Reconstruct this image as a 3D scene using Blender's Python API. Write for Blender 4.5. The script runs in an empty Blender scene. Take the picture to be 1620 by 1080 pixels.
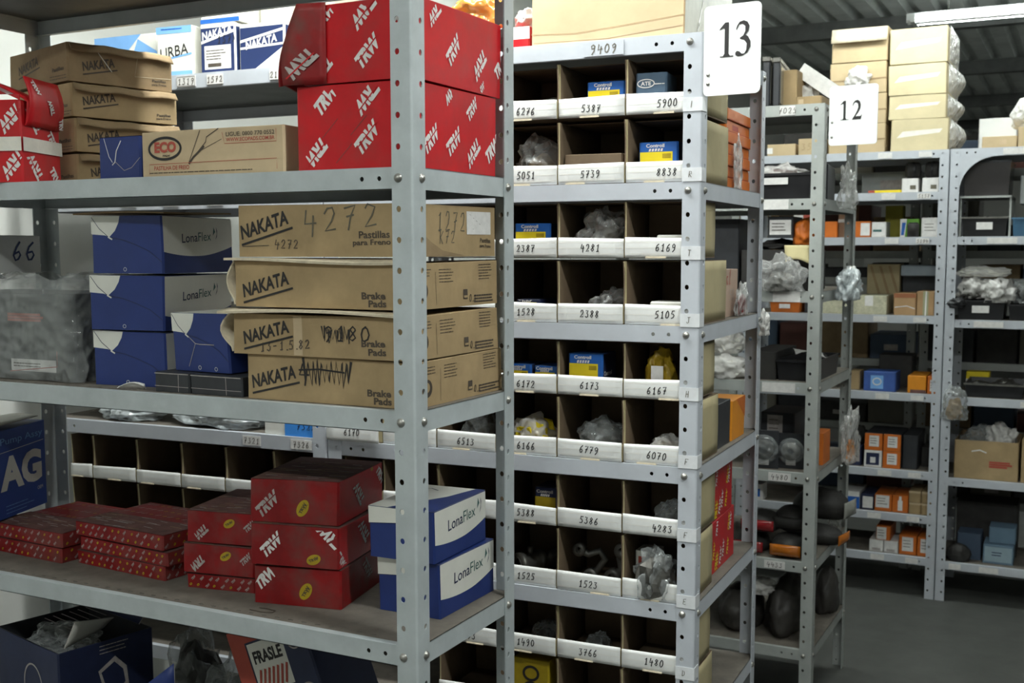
import bpy, math, random
from math import sin, cos, pi, radians
from mathutils import Vector, noise, geometry

# ------------------------------------------------------------------ camera, world, lights, exposure
SC = bpy.context.scene
COL = SC.collection
R_ = random.Random(7)

cam_data = bpy.data.cameras.new('camera')
cam = bpy.data.objects.new('camera', cam_data)
COL.objects.link(cam)
cam_data.sensor_width = 36.0
cam_data.lens = 1803.69 / 1620 * 36.0
cam_data.shift_y = 37.59 / 1620
cam_data.clip_start = 0.05
cam.location = (0.9745, -1.5831, 1.5745)
cam.rotation_mode = 'XYZ'
cam.rotation_euler = (pi / 2 - 0.1006, 0.0015, 0.466)
cam_data.dof.use_dof = True
cam_data.dof.focus_distance = 2.15
cam_data.dof.aperture_fstop = 9.0
SC.camera = cam

SC.view_settings.view_transform = 'Standard'
SC.view_settings.look = 'None'
SC.view_settings.gamma = 1.0
SC.view_settings.use_curve_mapping = False
SC.view_settings.exposure = 0.22

world = bpy.data.worlds.new('world')
SC.world = world
world.use_nodes = True
world.node_tree.nodes['Background'].inputs[0].default_value = (0.80, 0.92, 0.90, 1)
world.node_tree.nodes['Background'].inputs[1].default_value = 0.02

LAMPS = [  # x, y, z, length, watts : the fluorescent battens of the store room
    (-0.45, 0.40, 2.72, 1.25, 24),
    (1.45, -0.25, 2.76, 1.25, 24),
    (0.05, -1.75, 2.80, 1.25, 16),
    (0.40, 1.50, 2.72, 1.25, 6),
    (0.45, 3.46, 2.74, 1.25, 6),
    (0.72, 5.1, 2.80, 1.25, 6),
    (1.85, 7.4, 2.86, 1.25, 14),
    (-0.95, 3.1, 2.80, 1.25, 3),
]

# ------------------------------------------------------------------ helpers
MATS = {}
def mat(name, rgb, rough=0.6, metal=0.0, var=0.12, scale=14.0, bump=0.0, bscale=60.0, spec=0.4, emit=None, dust=0.0):
    if name in MATS: return MATS[name]
    m = bpy.data.materials.new(name); m.use_nodes = True
    nt = m.node_tree; b = nt.nodes['Principled BSDF']
    b.inputs['Roughness'].default_value = rough
    b.inputs['Metallic'].default_value = metal
    b.inputs['Specular IOR Level'].default_value = spec
    tc = nt.nodes.new('ShaderNodeTexCoord')
    if var > 0:
        n = nt.nodes.new('ShaderNodeTexNoise'); n.inputs['Scale'].default_value = scale
        n.inputs['Detail'].default_value = 5; n.inputs['Roughness'].default_value = 0.65
        nt.links.new(tc.outputs['Object'], n.inputs['Vector'])
        cr = nt.nodes.new('ShaderNodeValToRGB')
        cr.color_ramp.elements[0].position = 0.3; cr.color_ramp.elements[1].position = 0.72
        cr.color_ramp.elements[0].color = (*[c * (1 - var) for c in rgb], 1)
        cr.color_ramp.elements[1].color = (*[min(1, c * (1 + var * .5)) for c in rgb], 1)
        nt.links.new(n.outputs['Fac'], cr.inputs['Fac'])
        out = cr.outputs['Color']
        if dust > 0:
            n2 = nt.nodes.new('ShaderNodeTexNoise'); n2.inputs['Scale'].default_value = scale * 2.3
            n2.inputs['Detail'].default_value = 8
            nt.links.new(tc.outputs['Object'], n2.inputs['Vector'])
            c2 = nt.nodes.new('ShaderNodeValToRGB')
            c2.color_ramp.elements[0].position = 0.45; c2.color_ramp.elements[1].position = 0.7
            c2.color_ramp.elements[1].color = (dust, dust, dust, 1)
            nt.links.new(n2.outputs['Fac'], c2.inputs['Fac'])
            mx = nt.nodes.new('ShaderNodeMixRGB'); mx.inputs[2].default_value = (0.10, 0.085, 0.07, 1)
            nt.links.new(c2.outputs['Color'], mx.inputs[0]); nt.links.new(out, mx.inputs[1])
            out = mx.outputs[0]
        nt.links.new(out, b.inputs['Base Color'])
    else:
        b.inputs['Base Color'].default_value = (*rgb, 1)
    if bump > 0:
        n = nt.nodes.new('ShaderNodeTexNoise'); n.inputs['Scale'].default_value = bscale; n.inputs['Detail'].default_value = 3
        nt.links.new(tc.outputs['Object'], n.inputs['Vector'])
        bp = nt.nodes.new('ShaderNodeBump'); bp.inputs['Strength'].default_value = bump; bp.inputs['Distance'].default_value = 0.004
        nt.links.new(n.outputs['Fac'], bp.inputs['Height']); nt.links.new(bp.outputs['Normal'], b.inputs['Normal'])
    if emit:
        b.inputs['Emission Color'].default_value = (*emit[:3], 1); b.inputs['Emission Strength'].default_value = emit[3]
    MATS[name] = m
    return m

def plastic(name, tint, clear, rough=0.12):
    """clear film: part see-through, part glossy white haze"""
    if name in MATS: return MATS[name]
    m = bpy.data.materials.new(name); m.use_nodes = True
    nt = m.node_tree; b = nt.nodes['Principled BSDF']; o = nt.nodes['Material Output']
    b.inputs['Base Color'].default_value = (*tint, 1); b.inputs['Roughness'].default_value = rough
    b.inputs['Specular IOR Level'].default_value = 0.9
    tc = nt.nodes.new('ShaderNodeTexCoord'); nz = nt.nodes.new('ShaderNodeTexVoronoi'); nz.feature = 'SMOOTH_F1'; nz.inputs['Scale'].default_value = 42; nz.inputs['Smoothness'].default_value = .35
    nt.links.new(tc.outputs['Object'], nz.inputs['Vector']); bp = nt.nodes.new('ShaderNodeBump'); bp.inputs['Strength'].default_value = .9; bp.inputs['Distance'].default_value = .012
    nt.links.new(nz.outputs['Distance'], bp.inputs['Height']); nt.links.new(bp.outputs['Normal'], b.inputs['Normal'])
    t = nt.nodes.new('ShaderNodeBsdfTransparent'); mx = nt.nodes.new('ShaderNodeMixShader')
    lw = nt.nodes.new('ShaderNodeLayerWeight'); lw.inputs['Blend'].default_value = 0.35
    mr = nt.nodes.new('ShaderNodeMapRange'); mr.inputs['To Min'].default_value = 1 - clear; mr.inputs['To Max'].default_value = min(1, 1 - clear + .45)
    nt.links.new(lw.outputs['Facing'], mr.inputs['Value']); nt.links.new(mr.outputs[0], mx.inputs[0])
    nt.links.new(t.outputs[0], mx.inputs[1]); nt.links.new(b.outputs[0], mx.inputs[2]); nt.links.new(mx.outputs[0], o.inputs['Surface'])
    MATS[name] = m
    return m

def metal_paint(name, rgb, streak=0.18):
    m = mat(name, rgb, 0.42, 0.0, streak, 9.0, 0.05, 40, 0.5)
    return m

STEEL = metal_paint('grey_shelf_paint', (0.46, 0.50, 0.51))
STEELB = metal_paint('pale_shelf_paint', (0.52, 0.545, 0.59), 0.10)
STEELC = metal_paint('worn_shelf_paint', (0.40, 0.42, 0.40))
SHELFTOP = mat('dusty_shelf_top', (0.165, 0.145, 0.12), 0.75, 0, 0.3, 22, 0.1)
BOLT = mat('bolt_zinc', (0.40, 0.39, 0.36), 0.35, 0.75, 0.3, 60)
KRAFT = mat('kraft_card', (0.40, 0.285, 0.150), 0.82, 0, 0.20, 11, 0.12, 35)
KRAFTD = mat('dark_kraft_card', (0.30, 0.21, 0.115), 0.85, 0, 0.25, 13, 0.12, 35)
KRAFTL = mat('light_kraft_card', (0.55, 0.42, 0.265), 0.8, 0, 0.14, 9, 0.1, 35)
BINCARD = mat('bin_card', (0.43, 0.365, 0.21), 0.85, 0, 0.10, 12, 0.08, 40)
BINSHADE = mat('bin_inner_shade', (0.15, 0.105, 0.065), 0.9, 0, 0.2, 15, 0.1, 40)  # bin card darkened: the shade inside the bins is put into the colour
EDGE = mat('torn_card_edge', (0.66, 0.57, 0.42), 0.9, 0, 0.2, 60)
WHITE = mat('white_card', (0.74, 0.73, 0.67), 0.55, 0, 0.07, 12)
LABELW = mat('white_bin_label', (0.80, 0.80, 0.78), 0.5, 0, 0.07, 25)
CLEARTAPE = mat('row_tape', (0.74, 0.75, 0.77), 0.3, 0, 0.1, 40)
TAPE = mat('packing_tape', (0.80, 0.76, 0.68), 0.3, 0, 0.12, 40)
RED = mat('red_gloss_card', (0.56, 0.010, 0.016), 0.38, 0, 0.18, 9, 0.12, 18, 0.35, dust=0.22)
REDD = mat('red_dusty_shaded_card', (0.25, 0.008, 0.010), 0.45, 0, 0.35, 9, 0.12, 18, 0.3, dust=0.5)  # dust, plus a deeper red that paints in the dim lower shelf
REDTOP = mat('grimy_red_top', (0.16, 0.075, 0.065), 0.8, 0, 0.45, 30, 0.2)
BLUE = mat('lona_blue_card', (0.018, 0.038, 0.175), 0.45, 0, 0.15, 9)
NAVY = mat('navy_card', (0.02, 0.028, 0.075), 0.45, 0, 0.25, 9)
BLUEN = mat('indigo_print', (0.018, 0.034, 0.115), 0.5, 0, 0.08, 9)
CBLUE = mat('bright_blue_card', (0.022, 0.125, 0.46), 0.4, 0, 0.10, 12)
SKY = mat('pale_blue_card', (0.20, 0.42, 0.78), 0.5, 0, 0.10, 12)
YELLOW = mat('yellow_print', (0.80, 0.62, 0.02), 0.45, 0, 0.08, 12)
GOLD = mat('dull_yellow_print', (0.42, 0.30, 0.012), 0.5, 0, 0.2, 30)
ORANGE = mat('orange_card', (0.62, 0.155, 0.02), 0.45, 0, 0.18, 12)
AMBER = mat('amber_card', (0.75, 0.28, 0.02), 0.45, 0, 0.14, 12)
GREENP = mat('green_card', (0.14, 0.36, 0.04), 0.5, 0, 0.15, 12)
INK = mat('black_ink', (0.022, 0.02, 0.02), 0.6, 0, 0)
INKB = mat('faded_ink', (0.085, 0.066, 0.05), 0.7, 0, 0.3, 40)
PEN = mat('grey_marker', (0.14, 0.125, 0.09), 0.7, 0, 0.3, 60)
REDINK = mat('red_ink', (0.42, 0.075, 0.05), 0.6, 0, 0.1, 30)
WINK = mat('white_ink', (0.76, 0.74, 0.72), 0.5, 0, 0.14, 60)
GREYINK = mat('dirty_white_ink', (0.42, 0.38, 0.36), 0.6, 0, 0.3, 60)
TEAL = mat('teal_ink', (0.05, 0.13, 0.12), 0.6, 0, 0.2, 40)
BLACKP = mat('black_plastic', (0.018, 0.018, 0.02), 0.35, 0, 0.3, 20)
DARKBOX = mat('dark_grey_box', (0.035, 0.037, 0.042), 0.5, 0, 0.3, 14)
RUBBER = mat('dark_rubber', (0.03, 0.028, 0.026), 0.6, 0, 0.4, 25, 0.3, 30)
IRON = mat('dull_iron', (0.16, 0.155, 0.14), 0.45, 0.6, 0.4, 25)
CLEAR = plastic('clear_film', (0.80, 0.80, 0.78), 0.80, .09)
MILK = plastic('milky_film', (0.82, 0.80, 0.77), 0.42, 0.3)
SILVER = plastic('silvery_film', (0.72, 0.78, 0.80), 0.50, 0.08)
SMOKE = plastic('smoky_film', (0.52, 0.55, 0.55), 0.78, 0.08)
WRAP = plastic('wrap_film', (0.55, 0.57, 0.56), 0.90, 0.06)
GREYGLASS = mat('lens_glass', (0.30, 0.30, 0.27), 0.15, 0, 0.2, 20, spec=0.8)
LENSO = mat('amber_lens', (0.45, 0.13, 0.01), 0.15, 0, 0.2, 20, spec=0.8)
LENSR = mat('red_lens', (0.25, 0.012, 0.015), 0.15, 0, 0.2, 20, spec=0.8)
SIGNW = mat('sign_white', (0.86, 0.87, 0.86), 0.35, 0, 0.03, 8)
WALLM = mat('painted_wall', (0.74, 0.74, 0.70), 0.85, 0, 0.07, 3, 0.08, 50)
FLOORM = mat('concrete_floor', (0.085, 0.088, 0.08), 0.6, 0, 0.25, 5, 0.05, 60)
ROOFM = mat('zinc_roof', (0.78, 0.82, 0.80), 0.40, 0.1, 0.25, 4)
PURLIN = mat('purlin_and_under_shade', (0.12, 0.125, 0.12), 0.6, 0.2, 0.3, 8)
HOUSING = mat('lamp_housing_paint', (0.78, 0.80, 0.80), 0.5, 0, 0.04, 8)
TUBE = mat('fluorescent_tube', (0.9, 0.95, 0.93), 0.4, 0, 0, emit=(0.92, 1.0, 0.96, 26.0))

FRAMES = {'A': (0, 0, 0.0), 'R': (.2582, .706, .0375), 'S': (.2078, 2.1593, -.0053), 'F': (.4419, 3.7568, 0.0)}
def W(fr, u, v, z):
    x, y, r = FRAMES[fr]
    return (x + cos(r) * u - sin(r) * v, y + sin(r) * u + cos(r) * v, z)

class MB:
    def __init__(s): s.v = []; s.f = []; s.m = []; s.sm = []; s.mats = []
    def mi(s, m):
        if m not in s.mats: s.mats.append(m)
        return s.mats.index(m)
    def add(s, vs, fs, m, smooth=False):
        o = len(s.v); k = s.mi(m)
        s.v.extend([tuple(p) for p in vs])
        for f in fs: s.f.append(tuple(o + i for i in f)); s.m.append(k); s.sm.append(smooth)
    def box(s, a, b, m, inset=0.0):
        x0, y0, z0 = a; x1, y1, z1 = b
        vs = [(x0,y0,z0),(x1,y0,z0),(x1,y1,z0),(x0,y1,z0),(x0,y0,z1),(x1,y0,z1),(x1,y1,z1),(x0,y1,z1)]
        s.add(vs, [(3,2,1,0),(4,5,6,7),(0,1,5,4),(1,2,6,5),(2,3,7,6),(3,0,4,7)], m)
    def rbox(s, a, b, m, r=0.004):
        """box with chamfered edges"""
        x = (a[0], b[0]); y = (a[1], b[1]); z = (a[2], b[2])
        pts = {}; vs = []
        for i in (0,1):
            for j in (0,1):
                for k in (0,1):
                    p = (x[i], y[j], z[k]); d = ((1-2*i)*r, (1-2*j)*r, (1-2*k)*r)
                    for ax in range(3):
                        q = [p[c] + (d[c] if c != ax else 0) for c in range(3)]
                        pts[(i,j,k,ax)] = len(vs); vs.append(q)
        fs = []
        def fc(l): fs.append(l)
        for ax in range(3):
            o = [c for c in range(3) if c != ax]
            for sd in (0,1):
                loop = []
                for (p,q) in ((0,0),(1,0),(1,1),(0,1)):
                    key = [0,0,0]; key[ax] = sd; key[o[0]] = p; key[o[1]] = q
                    loop.append(pts[(*key, ax)])
                flip = (sd == 0) ^ (ax == 1)
                fc(tuple(loop[::-1]) if flip else tuple(loop))
        for i in (0,1):
            for j in (0,1):
                for k in (0,1): fc((pts[(i,j,k,0)], pts[(i,j,k,1)], pts[(i,j,k,2)]))
        for ax in range(3):
            o = [c for c in range(3) if c != ax]
            for (p,q) in ((0,0),(1,0),(1,1),(0,1)):
                k0 = [0,0,0]; k1 = [0,0,0]; k0[o[0]] = k1[o[0]] = p; k0[o[1]] = k1[o[1]] = q; k1[ax] = 1
                fc((pts[(*k0,o[0])], pts[(*k1,o[0])], pts[(*k1,o[1])], pts[(*k0,o[1])]))
        s.add(vs, fs, m)
    def sheet(s, fn, nu, nv, th, m, m2=None, smooth=True):
        """thin sheet of thickness th over fn(s,t)"""
        P = [[Vector(fn(i / nu, j / nv)) for j in range(nv + 1)] for i in range(nu + 1)]
        N = []
        for i in range(nu + 1):
            row = []
            for j in range(nv + 1):
                du = P[min(i+1,nu)][j] - P[max(i-1,0)][j]; dv = P[i][min(j+1,nv)] - P[i][max(j-1,0)]
                n = du.cross(dv); row.append(n.normalized() if n.length > 1e-12 else Vector((0,0,1)))
            N.append(row)
        a = [P[i][j] + N[i][j] * th / 2 for i in range(nu+1) for j in range(nv+1)]
        b = [P[i][j] - N[i][j] * th / 2 for i in range(nu+1) for j in range(nv+1)]
        w = nv + 1; n = len(a); fs = []; fb = []; fe = []
        for i in range(nu):
            for j in range(nv):
                q = (i*w+j, (i+1)*w+j, (i+1)*w+j+1, i*w+j+1)
                fs.append(q); fb.append(tuple(x + n for x in q[::-1]))
        for i in range(nu):
            fe += [((i+1)*w, i*w, i*w+n, (i+1)*w+n), (i*w+nv, (i+1)*w+nv, (i+1)*w+nv+n, i*w+nv+n)]
        for j in range(nv):
            fe += [(j, j+1, j+1+n, j+n), (nu*w+j+1, nu*w+j, nu*w+j+n, nu*w+j+1+n)]
        o = len(s.v); s.v.extend([tuple(p) for p in a + b])
        k = s.mi(m); k2 = s.mi(m2 or m)
        for fl, kk, smo in ((fs, k, smooth), (fb, k2, smooth), (fe, k2, False)):
            for f in fl: s.f.append(tuple(o+i for i in f)); s.m.append(kk); s.sm.append(smo)
    def tube(s, pts, r, m, n=8, caps=True):
        pts = [Vector(p) for p in pts]; rs = r if isinstance(r, (list, tuple)) else [r] * len(pts)
        vs = []; fs = []
        for i, p in enumerate(pts):
            d = (pts[min(i+1,len(pts)-1)] - pts[max(i-1,0)]).normalized()
            a = d.orthogonal().normalized() if i == 0 else (a - d * a.dot(d)).normalized()
            b = d.cross(a)
            for k in range(n): vs.append(p + (a * cos(2*pi*k/n) + b * sin(2*pi*k/n)) * rs[i])
        for i in range(len(pts)-1):
            for k in range(n):
                fs.append((i*n+k, i*n+(k+1)%n, (i+1)*n+(k+1)%n, (i+1)*n+k))
        if caps: fs += [tuple(range(n))[::-1], tuple((len(pts)-1)*n+k for k in range(n))]
        s.add(vs, fs, m, True)
    def lathe(s, prof, m, n=20, c=(0,0,0), axis='z'):
        vs = []; fs = []
        for (r, h) in prof:
            for k in range(n):
                a = 2*pi*k/n; p = (r*cos(a), r*sin(a), h)
                if axis == 'y': p = (p[0], p[2], p[1])
                if axis == 'x': p = (p[2], p[0], p[1])
                vs.append((c[0]+p[0], c[1]+p[1], c[2]+p[2]))
        for i in range(len(prof)-1):
            for k in range(n): fs.append((i*n+k, i*n+(k+1)%n, (i+1)*n+(k+1)%n, (i+1)*n+k))
        s.add(vs, fs, m, True)
    def build(s, name, parent=None, loc=(0,0,0), rz=0.0, warp=None):
        me = bpy.data.meshes.new(name)
        vs = [tuple(warp(Vector(p))) for p in s.v] if warp else s.v
        me.from_pydata(vs, [], s.f)
        for m in s.mats: me.materials.append(m)
        me.polygons.foreach_set('material_index', s.m)
        me.polygons.foreach_set('use_smooth', s.sm)
        me.update()
        o = bpy.data.objects.new(name, me); COL.objects.link(o)
        o.location = loc; o.rotation_euler = (0, 0, rz)
        if parent: o.parent = parent
        return o

def tag(o, label=None, cat=None, group=None, kind=None):
    if label: o['label'] = label
    if cat: o['category'] = cat
    if group: o['group'] = group
    if kind: o['kind'] = kind
    return o
def empty(name, loc, rz, label, cat, group=None):
    o = bpy.data.objects.new(name, None); COL.objects.link(o)
    o.empty_display_size = 0.05
    o.location = loc; o.rotation_euler = (0, 0, rz)
    return tag(o, label, cat, group)

# ---- lettering
_TX = {}
def glyphs(txt, bold=0.0):
    k = (txt, bold)
    if k not in _TX:
        c = bpy.data.curves.new('lettering', 'FONT'); c.body = txt; c.size = 1.0; c.offset = bold; c.resolution_u = 3
        c.fill_mode = 'FRONT'
        o = bpy.data.objects.new('lettering', c); COL.objects.link(o)
        bpy.context.view_layer.update()
        me = bpy.data.meshes.new_from_object(o)
        vs = [(v.co.x, v.co.y) for v in me.vertices]; fs = [tuple(p.vertices) for p in me.polygons]
        bpy.data.objects.remove(o); bpy.data.curves.remove(c); bpy.data.meshes.remove(me)
        xs = [v[0] for v in vs]; ys = [v[1] for v in vs]
        x0, x1, y0, y1 = min(xs), max(xs), min(ys), max(ys)
        _TX[k] = ([((x-x0)/(x1-x0) - .5, (y-y0)/(y1-y0) - .5) for x, y in vs], fs)
    return _TX[k]
DIG = {'0': [[(.5,1),(.2,.85),(.1,.5),(.2,.1),(.5,0),(.8,.15),(.9,.5),(.75,.9),(.5,1)]],
       '1': [[(.25,.75),(.55,1),(.55,0)],[(.3,0),(.8,.02)]],
       '2': [[(.12,.78),(.3,.98),(.65,.98),(.82,.75),(.6,.4),(.12,.02),(.92,.06)]],
       '3': [[(.15,.95),(.75,.97),(.45,.58),(.8,.45),(.8,.15),(.5,0),(.12,.1)]],
       '4': [[(.22,1),(.08,.42),(.95,.45)],[(.72,.72),(.66,-.1)]],
       '5': [[(.85,1),(.3,.97),(.22,.55),(.6,.6),(.85,.35),(.7,.05),(.15,.02)]],
       '6': [[(.7,1),(.3,.7),(.12,.3),(.3,.02),(.65,.02),(.85,.25),(.65,.48),(.2,.38)]],
       '7': [[(.1,.95),(.85,1),(.55,.5),(.4,0)],[(.3,.5),(.8,.53)]],
       '8': [[(.75,.85),(.45,1),(.2,.8),(.5,.52),(.82,.25),(.5,0),(.15,.2),(.5,.52),(.78,.78),(.75,.85)]],
       '9': [[(.85,.8),(.5,1),(.15,.8),(.3,.5),(.8,.6),(.85,.8),(.75,.3),(.4,-.1)]],
       '.': [[(.3,.0),(.45,.0)]], '-': [[(.15,.45),(.75,.48)]], ',': [[(.4,.08),(.3,-.15)]],
       'R': [[(.15,0),(.15,1),(.7,.95),(.75,.6),(.15,.5),(.85,0)]], 'F': [[(.9,1),(.2,1),(.2,0)],[(.2,.5),(.7,.5)]],
       'H': [[(.15,0),(.15,1)],[(.8,0),(.8,1)],[(.15,.5),(.8,.5)]], 'E': [[(.85,1),(.2,1),(.2,0),(.85,0)],[(.2,.5),(.7,.5)]],
       'I': [[(.5,0),(.5,1)]], 'T': [[(.1,1),(.9,1)],[(.5,1),(.5,0)]], 'J': [[(.2,1),(.9,1)],[(.6,1),(.6,.15),(.3,0),(.1,.2)]],
       'D': [[(.2,0),(.2,1),(.7,.85),(.85,.5),(.7,.12),(.2,0)]], 'K': [[(.2,0),(.2,1)],[(.85,1),(.25,.5),(.9,0)]],
       'S': [[(.85,.9),(.4,1),(.15,.75),(.8,.3),(.5,0),(.1,.12)]], 'm': [[(.1,0),(.1,.6),(.4,.65),(.45,0)],[(.45,.5),(.75,.65),(.85,0)]],
       'a': [[(.8,.6),(.3,.6),(.15,.2),(.45,0),(.8,.3),(.85,0)]], 'l': [[(.3,0),(.5,1.2),(.3,1),(.4,0),(.6,.1)]], 'o': [[(.5,.6),(.15,.35),(.4,0),(.8,.2),(.5,.6)]],
       'x': [[(.1,.7),(.9,0)],[(.9,.7),(.1,0)]]}

class Face:
    """coordinates on one face of a box: a to the right, b up, seen from outside"""
    def __init__(s, mb, side, w, d, h, off=0.0004):
        s.mb = mb; s.side = side; s.w = w; s.d = d; s.h = h; s.off = off
        s.W = {'front': w, 'back': w, 'top': w, 'left': d, 'right': d}[side]; s.H = d if side == 'top' else h
    def P(s, a, b, k=1):
        w, d, h, o = s.w, s.d, s.h, s.off * k
        if s.side == 'front': return (-w/2 + a, -d/2 - o, b)
        if s.side == 'right': return (w/2 + o, -d/2 + a, b)
        if s.side == 'left': return (-w/2 - o, d/2 - a, b)
        if s.side == 'back': return (w/2 - a, d/2 + o, b)
        return (-w/2 + a, -d/2 + b, h + o)
    def text(s, t, a, b, wd, ht, m, rot=0, shear=0.0, bold=0.0, k=2):
        """centre (a, b) as fractions of the face; wd/ht in metres"""
        vs, fs = glyphs(t, bold); r = radians(rot); a *= s.W; b *= s.H
        out = []
        for x, y in vs:
            x = x * wd + shear * y * ht; y = y * ht
            out.append(s.P(a + x*cos(r) - y*sin(r), b + x*sin(r) + y*cos(r), k))
        keep = []
        for f in fs:
            ok = True
            for i in f:
                x, y = vs[i]; x = x * wd + shear * y * ht; y = y * ht
                X = a + x*cos(r) - y*sin(r); Y = b + x*sin(r) + y*cos(r)
                if not (.0005 < X < s.W - .0005 and .0005 < Y < s.H - .0005): ok = False; break
            if ok: keep.append(f)
        if keep: s.mb.add(out, keep, m)
    def poly(s, pts, m, k=1, L=0.03):
        P = [Vector((x * s.W, y * s.H, 0)) for x, y in pts]
        tris = [[P[i] for i in t] for t in geometry.tessellate_polygon([P])]
        st = tris; out = []
        while st:
            a, b, c = st.pop(); e = [(b-a).length, (c-b).length, (a-c).length]; q = max(e)
            if q <= L: out.append((a, b, c)); continue
            i = e.index(q)
            if i == 0: mm = (a+b)/2; st += [(a, mm, c), (mm, b, c)]
            elif i == 1: mm = (b+c)/2; st += [(a, b, mm), (a, mm, c)]
            else: mm = (a+c)/2; st += [(a, b, mm), (mm, b, c)]
        vs = []; fs = []
        for t in out:
            if (t[1]-t[0]).cross(t[2]-t[0]).z < 0: t = (t[0], t[2], t[1])
            fs.append((len(vs), len(vs)+1, len(vs)+2)); vs += [s.P(p.x, p.y, k) for p in t]
        s.mb.add(vs, fs, m)
    def rect(s, a0, b0, a1, b1, m, k=1, L=0.03): s.poly([(a0,b0),(a1,b0),(a1,b1),(a0,b1)], m, k, L)
    def line(s, pts, wd, m, k=2):
        """pen stroke through face fractions"""
        q = [Vector((x * s.W, y * s.H)) for x, y in pts]
        s.stroke(q, wd, m, k)
    def stroke(s, q, wd, m, k=2):
        q = [p for p in q if -.0005 <= p.x <= s.W + .0005 and -.0005 <= p.y <= s.H + .0005]
        if len(q) < 2: return
        vs = []; fs = []
        for i, p in enumerate(q):
            d = q[min(i+1,len(q)-1)] - q[max(i-1,0)]
            d = d.normalized() if d.length > 1e-9 else Vector((1,0)); n = Vector((-d.y, d.x)) * wd / 2
            if i == 0: p = p - d * wd * .3
            if i == len(q)-1: p = p + d * wd * .3
            vs += [s.P(*(p + n), k), s.P(*(p - n), k)]
        for i in range(len(q)-1): fs.append((2*i, 2*i+1, 2*i+3, 2*i+2))
        s.mb.add(vs, fs, m)
    def hand(s, t, a, b, ht, m, wd=None, rot=0, jit=0.045, k=2, asp=.62, gap=.28):
        """hand-written figures starting at face fraction (a, b)"""
        rr = random.Random(t + str(round(a, 3))); wd = wd or ht * .11; r = radians(rot)
        x0 = 0.0
        for ch in t:
            if ch == ' ': x0 += ht * .6; continue
            for st in DIG[ch]:
                q = []
                for (x, y) in st:
                    X = x0 + (x + rr.uniform(-jit, jit)) * ht * asp + y * ht * .12; Y = (y + rr.uniform(-jit, jit)) * ht
                    q.append(Vector((a * s.W + X*cos(r) - Y*sin(r), b * s.H + X*sin(r) + Y*cos(r))))
                s.stroke(q, wd, m, k)
            x0 += ht * (asp + gap) if ch not in '.,' else ht * .45
    def ring(s, a, b, rx, ry, wd, m, k=2, n=28):
        q = [Vector((a*s.W + rx*cos(2*pi*i/n), b*s.H + ry*sin(2*pi*i/n))) for i in range(n+1)]
        s.stroke(q, wd, m, k)
    def disc(s, a, b, rx, ry, m, k=1, n=24, rot=0):
        r = radians(rot)
        s.poly([(a + (rx*cos(2*pi*i/n)*cos(r) - ry*sin(2*pi*i/n)*sin(r))/s.W, b + (rx*cos(2*pi*i/n)*sin(r) + ry*sin(2*pi*i/n)*cos(r))/s.H) for i in range(n)], m, k)
    def fine(s, a, b, wd, rows, gap, m, seed=0, th=0.0012, k=2):
        """rows of small print, too small to read"""
        rr = random.Random(seed)
        for i in range(rows):
            x = a * s.W; y = b * s.H - i * gap; e = a * s.W + wd * rr.uniform(.7, 1)
            while x < e:
                l = rr.uniform(.004, .014); s.stroke([Vector((x, y)), Vector((min(e, x + l), y))], th, m, k); x += l + .0022

def warp_fn(w, d, h, amp, seed, lean=(0, 0)):
    r = random.Random(seed); ph = [r.uniform(0, 6.28) for _ in range(9)]; k = [r.uniform(5, 11) for _ in range(3)]
    def f(p):
        t = max(0.0, min(1.0, p.z / h)) if h else 0
        q = p.copy()
        q.y += amp * sin(k[0]*p.x + ph[0] + 9*p.z) * (0.3 + .7*t) + lean[1] * t
        q.x += amp * sin(k[1]*p.y + ph[1] + 8*p.z) * (0.3 + .7*t) + lean[0] * t
        q.z += amp * 0.7 * t * sin(k[2]*p.x + 7*p.y + ph[2]) - amp * .7 * t
        return q
    return f

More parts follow.
